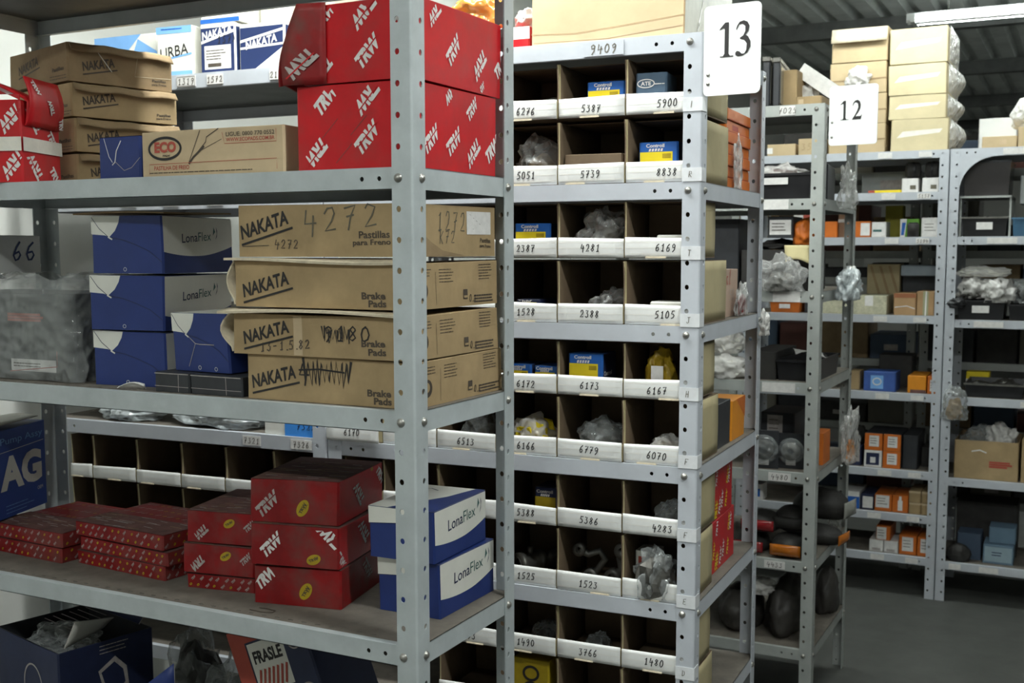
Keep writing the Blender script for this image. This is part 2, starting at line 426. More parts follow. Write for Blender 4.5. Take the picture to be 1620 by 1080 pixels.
def shell(mb, w, d, h, m, mtop=None, mside=None, n=(7, 6, 3), open_top=False, th=0.003, r=0.0035):
    """closed carton body: gridded faces with softly rounded vertical edges"""
    nx, ny, nz = n
    def ringpt(i):
        pts = []
        xs = [-w/2 + r + (w-2*r)*k/nx for k in range(nx+1)]; ys = [-d/2 + r + (d-2*r)*k/ny for k in range(ny+1)]
        for x in xs: pts.append((x, -d/2))
        for y in ys: pts.append((w/2, y))
        for x in xs[::-1]: pts.append((x, d/2))
        for y in ys[::-1]: pts.append((-w/2, y))
        return pts
    base = ringpt(0); N = len(base)
    zs = [0] + [h * k / nz for k in range(1, nz)] + [h - .0012, h]
    vs = []; fs = []
    for zi, z in enumerate(zs):
        for (x, y) in base:
            if zi == len(zs)-1: x = max(-w/2+.0012, min(w/2-.0012, x)); y = max(-d/2+.0012, min(d/2-.0012, y))
            vs.append((x, y, z))
    for i in range(len(zs)-1):
        for k in range(N): fs.append((i*N+k, i*N+(k+1)%N, (i+1)*N+(k+1)%N, (i+1)*N+k))
    nb = len(base)
    segs = [(0, nx), (nx+1, nx+1+ny), (nx+ny+2, 2*nx+ny+2), (2*nx+ny+3, N-1)]
    if mside:
        A = [f for f in fs if not (nx+1 <= f[0] % N < nx+1+ny or 2*nx+ny+3 <= f[0] % N < N-1)]; B = [f for f in fs if f not in A]
        mb.add(vs, A, m); mb.add(vs, B, mside)
    else: mb.add(vs, fs, m)
    # floor and lid
    for z, mm, flip in ((0, m, True), (h, mtop or m, False)):
        if z == h and open_top: continue
        e = 0.0012 if z == h else 0
        g = []; q = []
        for j in range(ny+1):
            for i in range(nx+1): g.append((-w/2+e + (w-2*e)*i/nx, -d/2+e + (d-2*e)*j/ny, z))
        for j in range(ny):
            for i in range(nx):
                f = (j*(nx+1)+i, j*(nx+1)+i+1, (j+1)*(nx+1)+i+1, (j+1)*(nx+1)+i); q.append(f[::-1] if flip else f)
        mb.add(g, q, mm)
    if open_top:
        # inner walls and inner floor
        t = th
        gi = [(-w/2+t,-d/2+t),(w/2-t,-d/2+t),(w/2-t,d/2-t),(-w/2+t,d/2-t)]
        go = [(-w/2+.0012,-d/2+.0012),(w/2-.0012,-d/2+.0012),(w/2-.0012,d/2-.0012),(-w/2+.0012,d/2-.0012)]
        v2 = [(x,y,h) for x,y in go] + [(x,y,h) for x,y in gi] + [(x,y,t) for x,y in gi]
        f2 = []
        for k in range(4):
            j = (k+1)%4; f2 += [(k,j,4+j,4+k),(4+k,4+j,8+j,8+k)]
        f2.append((8,9,10,11))
        mb.add(v2, f2, mtop or m)

_seed = [0]
def carton(name, label, cat, fr, u0, u1, v, z, d, h, m, prints=None, yaw=0.0, mtop=None, mside=None, amp=0.0016, group=None,
           open_top=False, parts=None, lean=(0, 0), n=(7, 6, 3)):
    """one box standing with its front face on v from u0 to u1 (before turning by yaw about the front right corner)"""
    _seed[0] += 1; seed = _seed[0]
    w = u1 - u0; t = radians(yaw)
    # centre from the front right corner
    cx = u1 + (-w/2) * cos(t) - (d/2) * sin(t); cy = v + (-w/2) * sin(t) + (d/2) * cos(t)
    loc = W(fr, cx, cy, z); rz = FRAMES[fr][2] + t
    mb = MB(); wf = warp_fn(w, d, h, amp, seed, lean)
    shell(mb, w, d, h, m, mtop, mside, open_top=open_top, n=n)
    F = lambda s: Face(mb, s, w, d, h)
    if prints: prints(F)
    if parts:
        root = empty(name, loc, rz, label, cat, group)
        mb.build('body', root, warp=wf)
        parts(root, w, d, h, wf)
        return root
    o = mb.build(name, None, loc, rz, wf)
    return tag(o, label, cat, group)

def blob_mesh(sx, sy, sz, m, seed, rough=0.35, freq=2.2, sub=4, flat=True, smooth=False):
    mb = MB(); import bmesh
    bm = bmesh.new(); bmesh.ops.create_icosphere(bm, subdivisions=sub, radius=1.0)
    bm.verts.ensure_lookup_table()
    vs = []
    for v in bm.verts:
        p = v.co.copy(); q = p * freq + Vector((seed * 3.1, seed * 1.7, seed * .9))
        n1 = noise.noise(q); n2 = abs(noise.noise(q * 2.3 + Vector((5, 2, 9)))); n3 = abs(noise.noise(q * 5.1))
        k = 1 + rough * (n1 * 1.1 - n2 * .9 - n3 * .35 + .25)
        p = p * k
        zz = p.z
        if flat: zz = max(-.62, zz) + .62; zz *= sz / 1.62
        else: zz = (zz + 1) * sz / 2
        vs.append((p.x * sx / 2, p.y * sy / 2, zz))
    ex = [(min(p[i] for p in vs), max(p[i] for p in vs)) for i in range(3)]; S = (sx, sy, sz)
    vs = [tuple((p[i] - (ex[i][0] if i == 2 else (ex[i][0] + ex[i][1])/2)) * S[i]/(ex[i][1] - ex[i][0]) + (.0006 if i == 2 else 0) for i in range(3)) for p in vs]
    mb.add(vs, [tuple(v.index for v in f.verts) for f in bm.faces], m, smooth); bm.free()
    return mb
def bag(label, fr, u, v, z, sx, sy, sz, m, yaw=0, cat='plastic bag', name='plastic_bag', seed=None, inner=None, rough=0.4, freq=2.2, group=None, tag_note=False, smooth=True, insize=.62):
    _seed[0] += 1; seed = seed or _seed[0]
    loc = W(fr, u, v, z); rz = FRAMES[fr][2] + radians(yaw)
    mb = blob_mesh(sx, sy, sz, m, seed, rough, freq, smooth=smooth)
    if inner or tag_note:
        root = empty(name, loc, rz, label, cat, group)
        mb.build('film', root)
        if inner: blob_mesh(sx * insize, sy * insize, sz * insize, inner, seed + 40, .3, 2.8, sub=3).build('contents', root)
        if tag_note:
            t = MB(); t.box((-sx*.2, -sy*.52, sz*.25), (sx*.16, -sy*.5, sz*.62), WINK)
            f = Face(t, 'front', sx*.36, sy*1.04+.0004, sz*.37); 
            t.build('paper_tag', root)
        return root
    return tag(mb.build(name, None, loc, rz), label, cat, group)
# ------------------------------------------------------------------ the setting
def struct(name, mb, loc=(0,0,0)):
    return tag(mb.build(name, None, loc), kind='structure')
XL, XR, YB, YF, ZR = -1.75, 6.0, 14.5, -3.6, 3.05
m = MB(); m.box((XL, YF, -0.1), (XR, YB, 0.0), FLOORM); struct('floor', m)
m = MB(); m.box((XL-0.12, YF, 0), (XL, YB, ZR+.25), WALLM); struct('wall_left', m)
m = MB(); m.box((XL-.12, YB, 0), (XR+.12, YB+0.12, ZR+.25), WALLM); struct('wall_back', m)
m = MB(); m.box((XR, YF, 0), (XR+.12, YB, ZR+.25), WALLM); struct('wall_right', m)
m = MB(); m.box((XL-.12, YF-.12, 0), (XR+.12, YF, ZR+.25), WALLM); struct('wall_front', m)
# corrugated roof sheet, ribs running front to back
m = MB(); vs = []; fs = []; n = 0; x = XL - .1; pts = []
while x < XR + .12:
    for dx, dz in ((0, 0), (.045, 0), (.065, .038), (.105, .038), (.125, 0)):
        pts.append((x + dx, ZR + dz))
    x += .17
for y in (YF - .1, YB + .1):
    for (px, pz) in pts: vs.append((px, y, pz))
n = len(pts)
for i in range(n - 1): fs.append((i, i + 1, n + i + 1, n + i))
m.add(vs, fs, ROOFM)
vs2 = [(a, b, c + .004) for a, b, c in vs]; m.add(vs2, [f[::-1] for f in fs], ROOFM)
struct('ceiling', m)
for i, y in enumerate((-1.0, .9, 2.6, 4.3, 6.15, 8.2, 10.4, 12.6)):
    m = MB(); m.box((XL, y, ZR - .105), (XR, y + .05, ZR - .0), PURLIN); m.box((XL, y + .05, ZR - .105), (XR, y + .075, ZR - .10), PURLIN)
    m.box((XL, y + .05, ZR - .004), (XR, y + .075, ZR), PURLIN)
    struct('trim_%d' % (i + 1), m)

def lamp(x, y, z, L, watts, label):
    r = empty('ceiling_lamp', (x, y, z), 0, label, 'ceiling lamp', None)
    h = MB(); vs = []; fs = []
    prof = [(-.032, .0), (-.040, .012), (-.034, .05), (.034, .05), (.040, .012), (.032, .0), (.026, .002), (.022, .010), (-.022, .010), (-.026, .002)]
    for xx in (-L/2 - .06, L/2 + .06): vs += [(xx, a, b) for a, b in prof]
    k = len(prof)
    for i in range(k): fs.append((i, (i+1) % k, k + (i+1) % k, k + i))
    fs += [(0,1,2,3,4,5,6,7,8,9)[::-1], tuple(range(k, 2*k))]
    h.add(vs, fs, HOUSING); h.build('housing', r)
    for s in (-.055, .055):
        t = MB(); t.tube([(-L/2, s, .012), (L/2, s, .012)], .013, TUBE, 10); t.build('tube', r)
    for s in (-L/2 - .035, L/2 + .01):
        t = MB(); t.box((s, -.072, -.004), (s + .025, .072, .036), HOUSING); t.build('lamp_holder', r)
    for s in (-L/2 + .15, L/2 - .15):
        t = MB(); t.tube([(s, 0, .05), (s, 0, ZR - z)], .006, PURLIN, 6); t.build('hanger', r)
    ld = bpy.data.lights.new('tube_light', 'AREA'); ld.shape = 'RECTANGLE'; ld.size = L; ld.size_y = .11
    ld.energy = watts; ld.color = (.96, 1.0, .975)
    lo = bpy.data.objects.new('tube_light', ld); COL.objects.link(lo); lo.parent = r; lo.location = (0, 0, -.016)
LL = ['fluorescent ceiling lamp over the gap between front rack and pigeonhole rack', 'fluorescent ceiling lamp above the main aisle at the end of the racks',
      'fluorescent ceiling lamp over the spot just before the front rack', 'fluorescent ceiling lamp over the aisle behind the pigeonhole rack',
      'fluorescent ceiling lamp over the aisle in front of the far racks', 'lit white fluorescent lamp under the corrugated roof behind the carton stacks',
      'fluorescent ceiling lamp deep in the store beyond the gusseted far rack', 'fluorescent ceiling lamp over the closed end of the aisle before the far racks']
for (x, y, z, L, wt), lb in zip(LAMPS, LL): lamp(x, y, z, L, wt, lb)

# ------------------------------------------------------------------ steel racks
PW = 0.040; HO = 0.0275; TH = 0.0022
def perim(x0, z0, x1, z1, n=4):
    P = []
    for i in range(n): P.append((x0 + (x1-x0)*i/n, z0))
    for i in range(n): P.append((x1, z0 + (z1-z0)*i/n))
    for i in range(n): P.append((x1 - (x1-x0)*i/n, z1))
    for i in range(n): P.append((x0, z1 - (z1-z0)*i/n))
    return P
def holed(mb, m, width, spans, holes, to3, th=TH, rx=.0045, rz=.0052, cell=.016):
    """steel strip of given width, from spans[0] to spans[1], holes at (t, s); to3(t, s, depth) -> point"""
    s0, s1 = spans; cuts = []; s = s0
    def quad(a, b):
        vs = [to3(0,a,0), to3(width,a,0), to3(width,b,0), to3(0,b,0), to3(0,a,th), to3(width,a,th), to3(width,b,th), to3(0,b,th)]
        mb.add(vs, [(0,1,2,3), (7,6,5,4), (0,3,7,4), (1,5,6,2)], m)
    for (t, h) in sorted(holes, key=lambda q: q[1]):
        a, b = h - cell, h + cell
        if a < s - 1e-6 or b > s1: continue
        if a > s + 1e-5: quad(s, a)
        P = perim(0, a, width, b); k = len(P); vs = []
        C = []
        for (x, y) in P:
            an = math.atan2(y - h, x - t); C.append((t + rx*cos(an), h + rz*sin(an)))
        for dd in (0, th): vs += [to3(x, y, dd) for x, y in P] + [to3(x, y, dd) for x, y in C]
        fs = []
        for i in range(k):
            j = (i+1) % k
            fs += [(i, j, k+j, k+i), (2*k+k+i, 2*k+k+j, 2*k+j, 2*k+i), (k+i, k+j, 3*k+j, 3*k+i)]
        mb.add(vs, fs, m); 
        mb.add([to3(0,a,0), to3(0,b,0), to3(0,b,th), to3(0,a,th), to3(width,a,0), to3(width,b,0), to3(width,b,th), to3(width,a,th)], [(0,1,2,3), (7,6,5,4)], m)
        s = b
    if s < s1: quad(s, s1)
    # end caps
    for e in (s0, s1): mb.add([to3(0,e,0), to3(width,e,0), to3(width,e,th), to3(0,e,th)], [(0,1,2,3)], m)

def post(name, parent, m, x, y, sx, sy, H, phase, pitch=.05):
    """L-shaped upright: corner at (x, y), one flange along sx, the other along sy"""
    mb = MB(); zs = []; z = phase % pitch
    while z < H: zs.append(z); z += pitch
    r = .004
    ch = .017 if pitch > .04 else pitch * .45
    holed(mb, m, PW - r, (0, H), [(HO - r, z) for z in zs], lambda t, s, d: (x + sx*(r + t), y + sy*d, s), cell=ch)
    holed(mb, m, PW - r, (0, H), [(HO - r, z) for z in zs], lambda t, s, d: (x + sx*d, y + sy*(r + t), s), cell=ch)
    vs = []; fs = []          # rounded bend
    for zz in (0, H):
        for i in range(5):
            a = pi/2 * i/4
            vs.append((x + sx*(r - r*sin(a)), y + sy*(r - r*cos(a)), zz))
        for i in range(5):
            a = pi/2 * i/4; q = r - TH
            vs.append((x + sx*(r - q*sin(a)), y + sy*(r - q*cos(a)), zz))
    for i in range(4): fs += [(i, i+1, 11+i, 10+i), (15+i, 16+i, 6+i, 5+i)]
    mb.add(vs, fs, m, True)
    return mb.build(name, parent)
def bolt(parent, p, n, m=BOLT, r=.0068):
    mb = MB(); ax = 'y' if n == 'y' else 'x'; s = -1 if n == 'y' else 1
    mb.lathe([(.0075, 0), (.0075, .0012*s), (r*.93, .0022*s), (r*.75, .0042*s), (r*.4, .0056*s), (.0003, .006*s)], m, 14, p, ax)
    return mb.build('bolt', parent)
FH = .036
def shelf(parent, m, top, w, d, lev, slots=False, lab=None):
    """pressed shelf tray: folded edges all round; holes near the ends of the front edge"""
    mb = MB(); e = TH + .0006; x0, x1, y0, y1 = -w + e, -e, e, d - e
    under = PURLIN  # dark colour paints in the shade beneath the plate
    zt = lev + FH/2; zb = lev - FH/2
    holes = [(FH/2, s) for s in (-w + .066, -w + .1, -.1, -.066)]
    holed(mb, m, FH, (x0 + .001, x1 - .001), holes, lambda t, s, dd: (s, y0 + dd, zb + t), .0012, .004, .004, .012)
    for (a, b) in (((x0, y1 - .0012, zb), (x1, y1, zt)), ((x0, y0, zb), (x0 + .0012, y1, zt)), ((x1 - .0012, y0, zb), (x1, y1, zt))): mb.box(a, b, m)
    for (a, b) in (((x0, y0, zb), (x1, y0 + .012, zb + .0012)), ((x0, y1 - .012, zb), (x1, y1, zb + .0012))): mb.box(a, b, m)
    # rounded front lip then the plate
    lip = .016
    vs = []; fs = []
    pr = [(y0, zt - .003), (y0 + .0009, zt - .0009), (y0 + .003, zt), (y0 + lip, zt)]
    for xx in (x0, x1): vs += [(xx, a, b) for a, b in pr]
    for i in range(3): fs.append((i, 4 + i, 5 + i, i + 1))
    mb.add(vs, fs, m, True)
    sl = [(.012, -w + .06 + .03*i) for i in range(int((w - .12)/.03))] if slots else []
    holed(mb, SHELFTOP, .03, (x0, x1), sl, lambda t, s, dd: (s, y0 + lip + t, zt - dd), .001, .0025, .006, .012)
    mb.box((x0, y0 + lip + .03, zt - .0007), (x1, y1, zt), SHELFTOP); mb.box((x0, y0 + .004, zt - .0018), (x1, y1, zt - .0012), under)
    mb.tube([(x1 - .003, y0 + .01, zt - .0031), (x1 - .003, y1 - .01, zt - .0031)], .003, m, 8)
    mb.tube([(x0 + .003, y0 + .01, zt - .0031), (x0 + .003, y1 - .01, zt - .0031)], .003, m, 8)
    o = mb.build('shelf', parent)
    return o
def shelf_label(sh, x, lev, w, h, txt=None, m=WINK, hand=True, m2=INKB, y=-.0006, border=False):
    mb = MB(); mb.box((x - w/2, y + .0006, lev - h/2), (x + w/2, y + .0022, lev + h/2), m)
    f = Face(mb, 'front', w, 0, h); f.P = lambda a, b, k=1: (x - w/2 + a, y + .0006 - .0003*k, lev - h/2 + b)
    if txt:
        if hand: f.hand(txt, .5 - .5*len(txt)*.9*h*.55/w, .2, h*.58, m2, wd=h*.075)
        else: f.text(txt, .5, .5, w*.7, h*.5, m2)
    if border: f.line([(.03,.06),(.97,.06),(.97,.94),(.03,.94),(.03,.06)], .0012, m2)
    mb.build('shelf_label', sh)

def rack(fr, u1, w, d, H, levels, label, m, bolts='fs', slots=(), name='shelving_rack', pitch=.05, group=None, v=0.0, labs=None):
    r = empty(name, W(fr, u1, v, 0), FRAMES[fr][2], label, 'shelving rack', group)
    for (x, y, sx, sy) in ((0, 0, -1, 1), (0, d, -1, -1), (-w, 0, 1, 1), (-w, d, 1, -1)):
        p = post('upright', r, m, x, y, sx, sy, H, levels[0], pitch)
        if bolts and x == 0:
            for lv in levels:
                if y == 0:
                    if 'f' in bolts: bolt(p, (-HO, 0, lv), 'y')
                    if 's' in bolts: bolt(p, (0, HO, lv), 'x')
                elif 's' in bolts: bolt(p, (0, d - HO, lv), 'x')
    sh = []
    for i, lv in enumerate(levels): sh.append(shelf(r, m, None, w, d, lv, slots=(i in slots)))
    for (i, x, wd, h, t, *o) in (labs or []): shelf_label(sh[i], x, levels[i], wd, h, t, **(o[0] if o else {}))
    return r, sh

LA = [2.091, 1.691, 1.291, .891, .491, .091]
rackA, shA = rack('A', 0, 1.2475, .365, 2.16, LA, 'tall grey steel front rack full of red, blue and brown parts boxes', STEEL, slots=(1, 2, 3))
LR = [1.997, 1.697, 1.397, 1.097, .797, .497, .197]
rackR, shR = rack('R', 0, .924, .60, 2.0145, LR, 'pale grey steel rack of numbered pigeonhole bins carrying the sign 13', STEELB,
                  labs=[(0, -.215, .09, .03, '9409', dict(m=STEELB, m2=PEN))])
rackB, shB = rack('R', -.926, .924, .60, 2.0145, LR, 'pale steel rack behind the front rack, white and navy cartons on its top shelf', STEELB, bolts='',
                  labs=[(0, -.40, .06, .026, '1319', dict(border=True)), (0, -.31, .05, .024, '1572'), (0, -.12, .05, .024, '2182'),
                        (3, -.225, .055, .024, '7321'), (3, -.075, .062, .024, '7326'), (1, -.60, .05, .02, '1307'), (1, -.46, .05, .02, '1309'), (1, -.32, .05, .02, '1311')])
LS = [2.021, 1.721, 1.421, 1.121, .821, .521, .221]
rackS, shS = rack('S', 0, .924, .575, 2.03, LS, 'grey steel rack in the next aisle carrying the sign 12, open at its end', STEELC,
                  labs=[(0, -.12, .05, .03, '7025'), (1, -.16, .10, .032, None), (2, -.11, .09, .034, None), (3, -.13, .11, .032, None), (4, -.12, .075, .028, '4480'), (5, -.13, .07, .026, '4433')])
LF = [1.99, 1.809, 1.612, 1.263, .913, .561, .36, .168]
labF = []
for i in range(8):
    labF += [(i, -.27 + .02*(i % 3), .06, .026, None), (i, -.10, .055, .024, '%d' % (5120 + 37*i) if i in (1, 2) else None)]
rackF, shF = rack('F', -.024, .92, .42, 2.0075, LF, 'plain far steel rack of close-set shelves holding small orange and white boxes', STEELB, bolts='', labs=labF, pitch=.05)
LG = [1.99, 1.612, 1.25, .908, .545, .163]
rackG, shG = rack('F', .94, .96, .42, 2.0075, LG, 'far steel rack with a curved gusset in its top corner and black trays', STEELB, bolts='',
                  labs=[(0, -.70, .10, .026, None), (1, -.74, .12, .026, None), (2, -.78, .12, .026, None), (3, -.6, .08, .026, None), (5, -.88, .05, .026, None), (5, -.74, .08, .026, None)], pitch=.05)
# curved gusset plate in the top left corner of the far right rack
gm = MB(); vs = []; fs = []
R0 = .15
for k in range(11):
    a = pi/2 * k/10; vs.append((-.96 + PW + R0 - R0*sin(a), -.001, LG[0] - .018 - R0 + R0*cos(a)))
vs.append((-.96 + PW, -.001, LG[0] - .018))
vs += [(a, b - .003, c) for a, b, c in vs]
fs = [(i+1, i, 11) for i in range(10)] + [(12+i, 12+i+1, 23) for i in range(10)] + [(i, i+1, 13+i, 12+i) for i in range(10)]
gm.add(vs, fs, STEELB); gm.build('gusset', rackG)
# racks standing back to back behind the far ones
LH = [1.93, 1.55, 1.42, 1.02, .70, .36]
rackH, shH = rack('F', -.2, .92, .42, 2.03, LH, 'steel rack glimpsed through the plain far rack, in the row behind it', STEELC, bolts='', v=.47)
rackI, shI = rack('F', .74, .92, .42, 2.03, LH, 'steel rack glimpsed through the gusseted far rack, in the row behind it', STEELC, bolts='', v=.47)

# ------------------------------------------------------------------ aisle signs
def serif(f, ch, ax, bx_, hh, m):
    """heavy serif figures drawn from outlines, unit box 0..1"""
    O = {'1': [[(.12,.78),(.18,.84),(.42,1.0),(.60,1.0),(.60,.10),(.68,.03),(.84,.03),(.84,0),(.18,0),(.18,.03),(.32,.03),(.40,.10),(.40,.82),(.34,.84)]],
         '3': [[(.08,.77),(.12,.76),(.24,.90),(.40,.92),(.54,.84),(.54,.70),(.44,.58),(.28,.52),(.28,.49),(.50,.45),(.62,.34),(.60,.16),(.50,.06),(.38,.06),(.26,.13),(.14,.15),(.06,.10),(.07,.03),(.20,-.01),(.42,0),(.66,.08),(.80,.24),(.80,.40),(.68,.54),(.56,.59),(.70,.70),(.74,.84),(.64,.96),(.46,1.01),(.26,.98),(.14,.88)]],
         '2': [[(.06,.72),(.10,.71),(.22,.86),(.38,.88),(.52,.80),(.55,.64),(.46,.46),(.28,.24),(.05,.03),(.05,0),(.78,0),(.88,.24),(.84,.24),(.76,.17),(.34,.17),(.56,.36),(.72,.54),(.76,.74),(.68,.92),(.48,1.01),(.26,.97),(.12,.86)]]}
    for o in O[ch]:
        f.poly([((ax + x*hh*.62)/f.W, (bx_ + y*hh)/f.H) for x, y in o], m, 2, 1)
def sign(txt, fr, u0, u1, z0, z1, label, dig_h, t0, t1):
    w, h = u1 - u0, z1 - z0
    r = empty('aisle_sign', W(fr, (u0+u1)/2, -.004, z0), FRAMES[fr][2] - .10, label, 'sign')
    mb = MB(); c = .010; vs = []; fs = []
    prof = []
    for (cx, cz, a0) in ((w/2 - c, c, -90), (w/2 - c, h - c, 0), (-w/2 + c, h - c, 90), (-w/2 + c, c, 180)):
        for k in range(5): a = radians(a0 + 90*k/4); prof.append((cx + c*cos(a), cz + c*sin(a)))
    n = len(prof)
    vs = [(x, -.0015, z) for x, z in prof] + [(x, .0015, z) for x, z in prof]
    fs = [tuple(range(n)), tuple(range(n, 2*n))[::-1]] + [(i, n+i, n+(i+1) % n, (i+1) % n) for i in range(n)]
    mb.add(vs, fs, SIGNW)
    f = Face(mb, 'front', w, .003, h, .0004)
    serif(f, txt[0], w*t0, h*.42, dig_h, INK); serif(f, txt[1], w*t1, h*.42, dig_h, INK)
    mb.build('plate', r)
    for zz in (.25, .5 if txt == '12' else .35):
        b = MB(); b.lathe([(.004, -.0015), (.0035, -.003), (.0002, -.0038)], BOLT, 12, (-w/2 + .010, 0, h*zz - .02), 'y'); b.build('screw', r)
sign('13', 'R', .001, .120, 1.885, 2.063, 'white plate sign reading 13 on the end of the pigeonhole rack', .068, .23, .54)
sign('12', 'S', .012, .164, 1.903, 2.088, 'white plate sign reading 12 on the end of the rack behind', .060, .20, .47)

# clear-taped row markers round the front upright of the pigeonhole rack
for z, t in zip((1.87, 1.728, 1.567, 1.427, 1.272, 1.128, .97, .825, .667), 'IRTJHFFED'):
    mb = MB(); mb.box((-.0405, -.0016, z - .013), (.0012, -.0006, z + .015), CLEARTAPE); mb.box((.0004, -.001, z - .013), (.0014, .030, z + .015), CLEARTAPE)
    f = Face(mb, 'front', .04, .0032, .028, .0004); f.P = lambda a, b, k=1, z=z: (-.04 + a, -.0016 - .0003*k, z - .013 + b)
    f.hand(t, .33, .3, .012, PEN)
    mb.build('row_marker', rackR)
# ------------------------------------------------------------------ printing on the boxes
def trw(f, spots, m=WINK, slit=RED, size=.05):
    for (a, b, flip, *o) in spots:
        rot = (o[0] if o else 47) + (180 if flip else 0); k = o[1] if len(o) > 1 else 1.0
        f.text('TRW', a, b, size*1.15*k, size*.50*k, m, rot, .28, .06)
        r = radians(rot); L = size*.68*k; c = Vector((a*f.W, b*f.H)); dx = Vector((cos(r), sin(r))); dy = Vector((-sin(r), cos(r)))
        for yy in (.10,): f.stroke([c - dx*L*.75 + dy*size*.5*k*yy, c + dx*L + dy*size*.5*k*yy], size*.045*k, slit, 3)
def nakata(f, a, b, wd, rot=15, m=INKB, ht=None):
    ht = ht or wd*.235
    f.text('NAKATA', a, b, wd, ht, m, rot, .12, .03)
    r = radians(rot); c = Vector((a*f.W, b*f.H)) + Vector((sin(r), -cos(r)))*ht*.85; d = Vector((cos(r), sin(r)))*wd*.53
    f.stroke([c - d, c + d], ht*.16, m)
def lonaflex(f, a, b, wd, rot=4):
    f.text('Lona', a - .23*wd/f.W, b - .23*wd*sin(radians(rot))/f.H, wd*.50, wd*.185, NAVY, rot, .1, .006)
    f.text('Flex', a + .25*wd/f.W, b + .25*wd*sin(radians(rot))/f.H, wd*.42, wd*.185, TEAL, rot, .1, 0)
    x = a + .56*wd/f.W; y = b + .10*wd/f.H
    f.poly([(x - .035*wd/f.W, y - .06*wd/f.H), (x + .0*wd/f.W, y + .12*wd/f.H), (x + .05*wd/f.W, y + .02*wd/f.H)], TEAL, 2)
    f.poly([(x + .05*wd/f.W, y - .15*wd/f.H), (x + .10*wd/f.W, y - .08*wd/f.H), (x + .12*wd/f.W, y + .04*wd/f.H), (x + .085*wd/f.W, y + .12*wd/f.H), (x + .10*wd/f.W, y - .02*wd/f.H)], NAVY, 2)
def lona_end(f, lo=.26, txt=True, a=.5, b=.66, wd=.085, rot=4, hi=.99):
    pts = [(.01, hi)] + [(.01 + .98*t, lo + .42*(t - .42)**2 - .02 + (.10*(t-.6) if t > .6 else 0)) for t in [i/14 for i in range(15)]] + [(.99, hi)]
    f.poly(pts, WHITE, 1)
    if txt: lonaflex(f, a, b, wd, rot)
def lona_front(f, mark=True):
    f.poly([(.005, .995), (.42, .995), (.40, .88), (.345, .74), (.26, .63), (.20, .66), (.005, .68)], WHITE, 1)
    f.line([(.02, .97), (.12, .78), (.25, .63), (.45, .58), (.62, .5), (.82, .38), (.98, .2)], .0013, NAVY, 2)
    f.line([(.25, .63), (.30, .59)], .003, WHITE, 3)
    if mark: f.ring(.47, .07, .0035, .0035, .001, WHITE, 2, 12)

S1, S2, S3, S4 = 1.7095, 1.3095, .9095, .5095

# ------------------------------------------------------------------ front rack, upper shelf
def p_trwb(F):
    f = F('front'); trw(f, [(.27,.84,0), (.63,.83,1), (.17,.20,1), (.62,.36,0), (.95,.9,0), (.98,.2,1)])
    for a, b in ((.3,.5),(.55,.52),(.42,.2)): f.line([(a-.07,b-.12),(a+.07,b+.1)], .0012, REDTOP, 1)
    f = F('right'); trw(f, [(.20,.35,0,40), (.46,.36,0,40), (.70,.27,1,45), (.94,.34,0,42), (.42,.93,1,45,.7), (.68,.8,0,45,.8)])
def p_trwt(F):
    f = F('front'); trw(f, [(.60,.36,0), (.57,.86,1), (.18,.17,1,47,.9), (.22,.86,0,47,.8), (.95,.8,0), (.92,.15,1)], m=WINK)
    f = F('right'); trw(f, [(.42,.46,0,50), (.73,.38,1,50), (.98,.44,0,50,.9), (.22,.85,1,45,.8), (.75,.06,0,45,.5)])
carton('parts_carton', 'red glossy carton with white lettering, lower of two by the post on the upper shelf', 'box', 'A', -.243, -.012, .02, S1, .292, .142, RED, p_trwb, amp=.0014)
def t_parts(root, w, d, h, wf):
    mb = MB()   # torn front flap hanging down on the left, bulging outwards
    def fn(s, t):
        return (-w/2 - .004 - .030*sin(t*2.2) - .014*t, -d/2 + .10*s - .012*t, h*(1.02 - 1.03*t) + .004*sin(9*s))
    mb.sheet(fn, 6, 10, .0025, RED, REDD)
    mb.sheet(lambda s, t: (-w/2 + .05*s - .034*sin(t*2.0)*(1-s), -d/2 - .004 - .012*(1-s), h*(1.0 - 1.0*t)), 6, 10, .0022, RED, REDD)
    f = Face(mb, 'front', .05, 0, h); f.P = lambda a, b, k=1: (-w/2 + a - .034*sin((1 - b/h)*2.0)*(1 - a/.05), -d/2 - .0065 - .012*(1 - a/.05) - .0007*k, b)
    trw(f, [(.45,.26,1,52,.85)], GREYINK)
    mb.build('flap', root)
carton('parts_carton', 'red carton with a bulging torn flap, upper of two by the post', 'box', 'A', -.228, -.010, .022, S1 + .1435, .305, .132, RED, p_trwt, amp=.002, parts=t_parts)

def p_eco(F):
    f = F('front')
    f.ring(.175, .62, .038, .0195, .0048, INK, 2, 36)
    f.text('ECO', .178, .65, .052, .020, REDINK, 0, 0, .05); f.text('PADS', .185, .46, .017, .0036, INK, 0, .1, .03)
    f.text('LIGUE: 0800 770 0552', .775, .855, .108, .0075, INKB, 0, 0, .012)
    f.text('WWW.ECOPADS.COM.BR', .775, .74, .108, .0068, REDINK, 0, 0, .012)
    f.text('PASTILHA DE FREIO', .222, .19, .084, .0078, REDINK, 0, 0, .01)
    f.line([(.06,.055),(.06,.28),(.95,.30),(.95,.08)], .0009, REDINK); f.line([(.585,.90),(.60,.66),(.95,.66),(.95,.92)], .0009, REDINK)
    f.fine(.06, .085, .31, 1, .004, INKB, 3, .0016)
    f.line([(.345,.27),(.43,.97)], .0014, INKB); f.line([(.345,.27),(.47,.72),(.475,.82),(.56,.99)], .0016, INKB); f.line([(.345,.27),(.42,.52),(.58,.76)], .0009, INKB)
    f.line([(.35,.27),(.38,.4),(.455,.62)], .004, INKB)
carton('parts_carton', 'long tan carton printed with a red word in a black oval', 'box', 'A', -.602, -.272, .022, S1, .13, .082, KRAFTL, p_eco, amp=.0012)

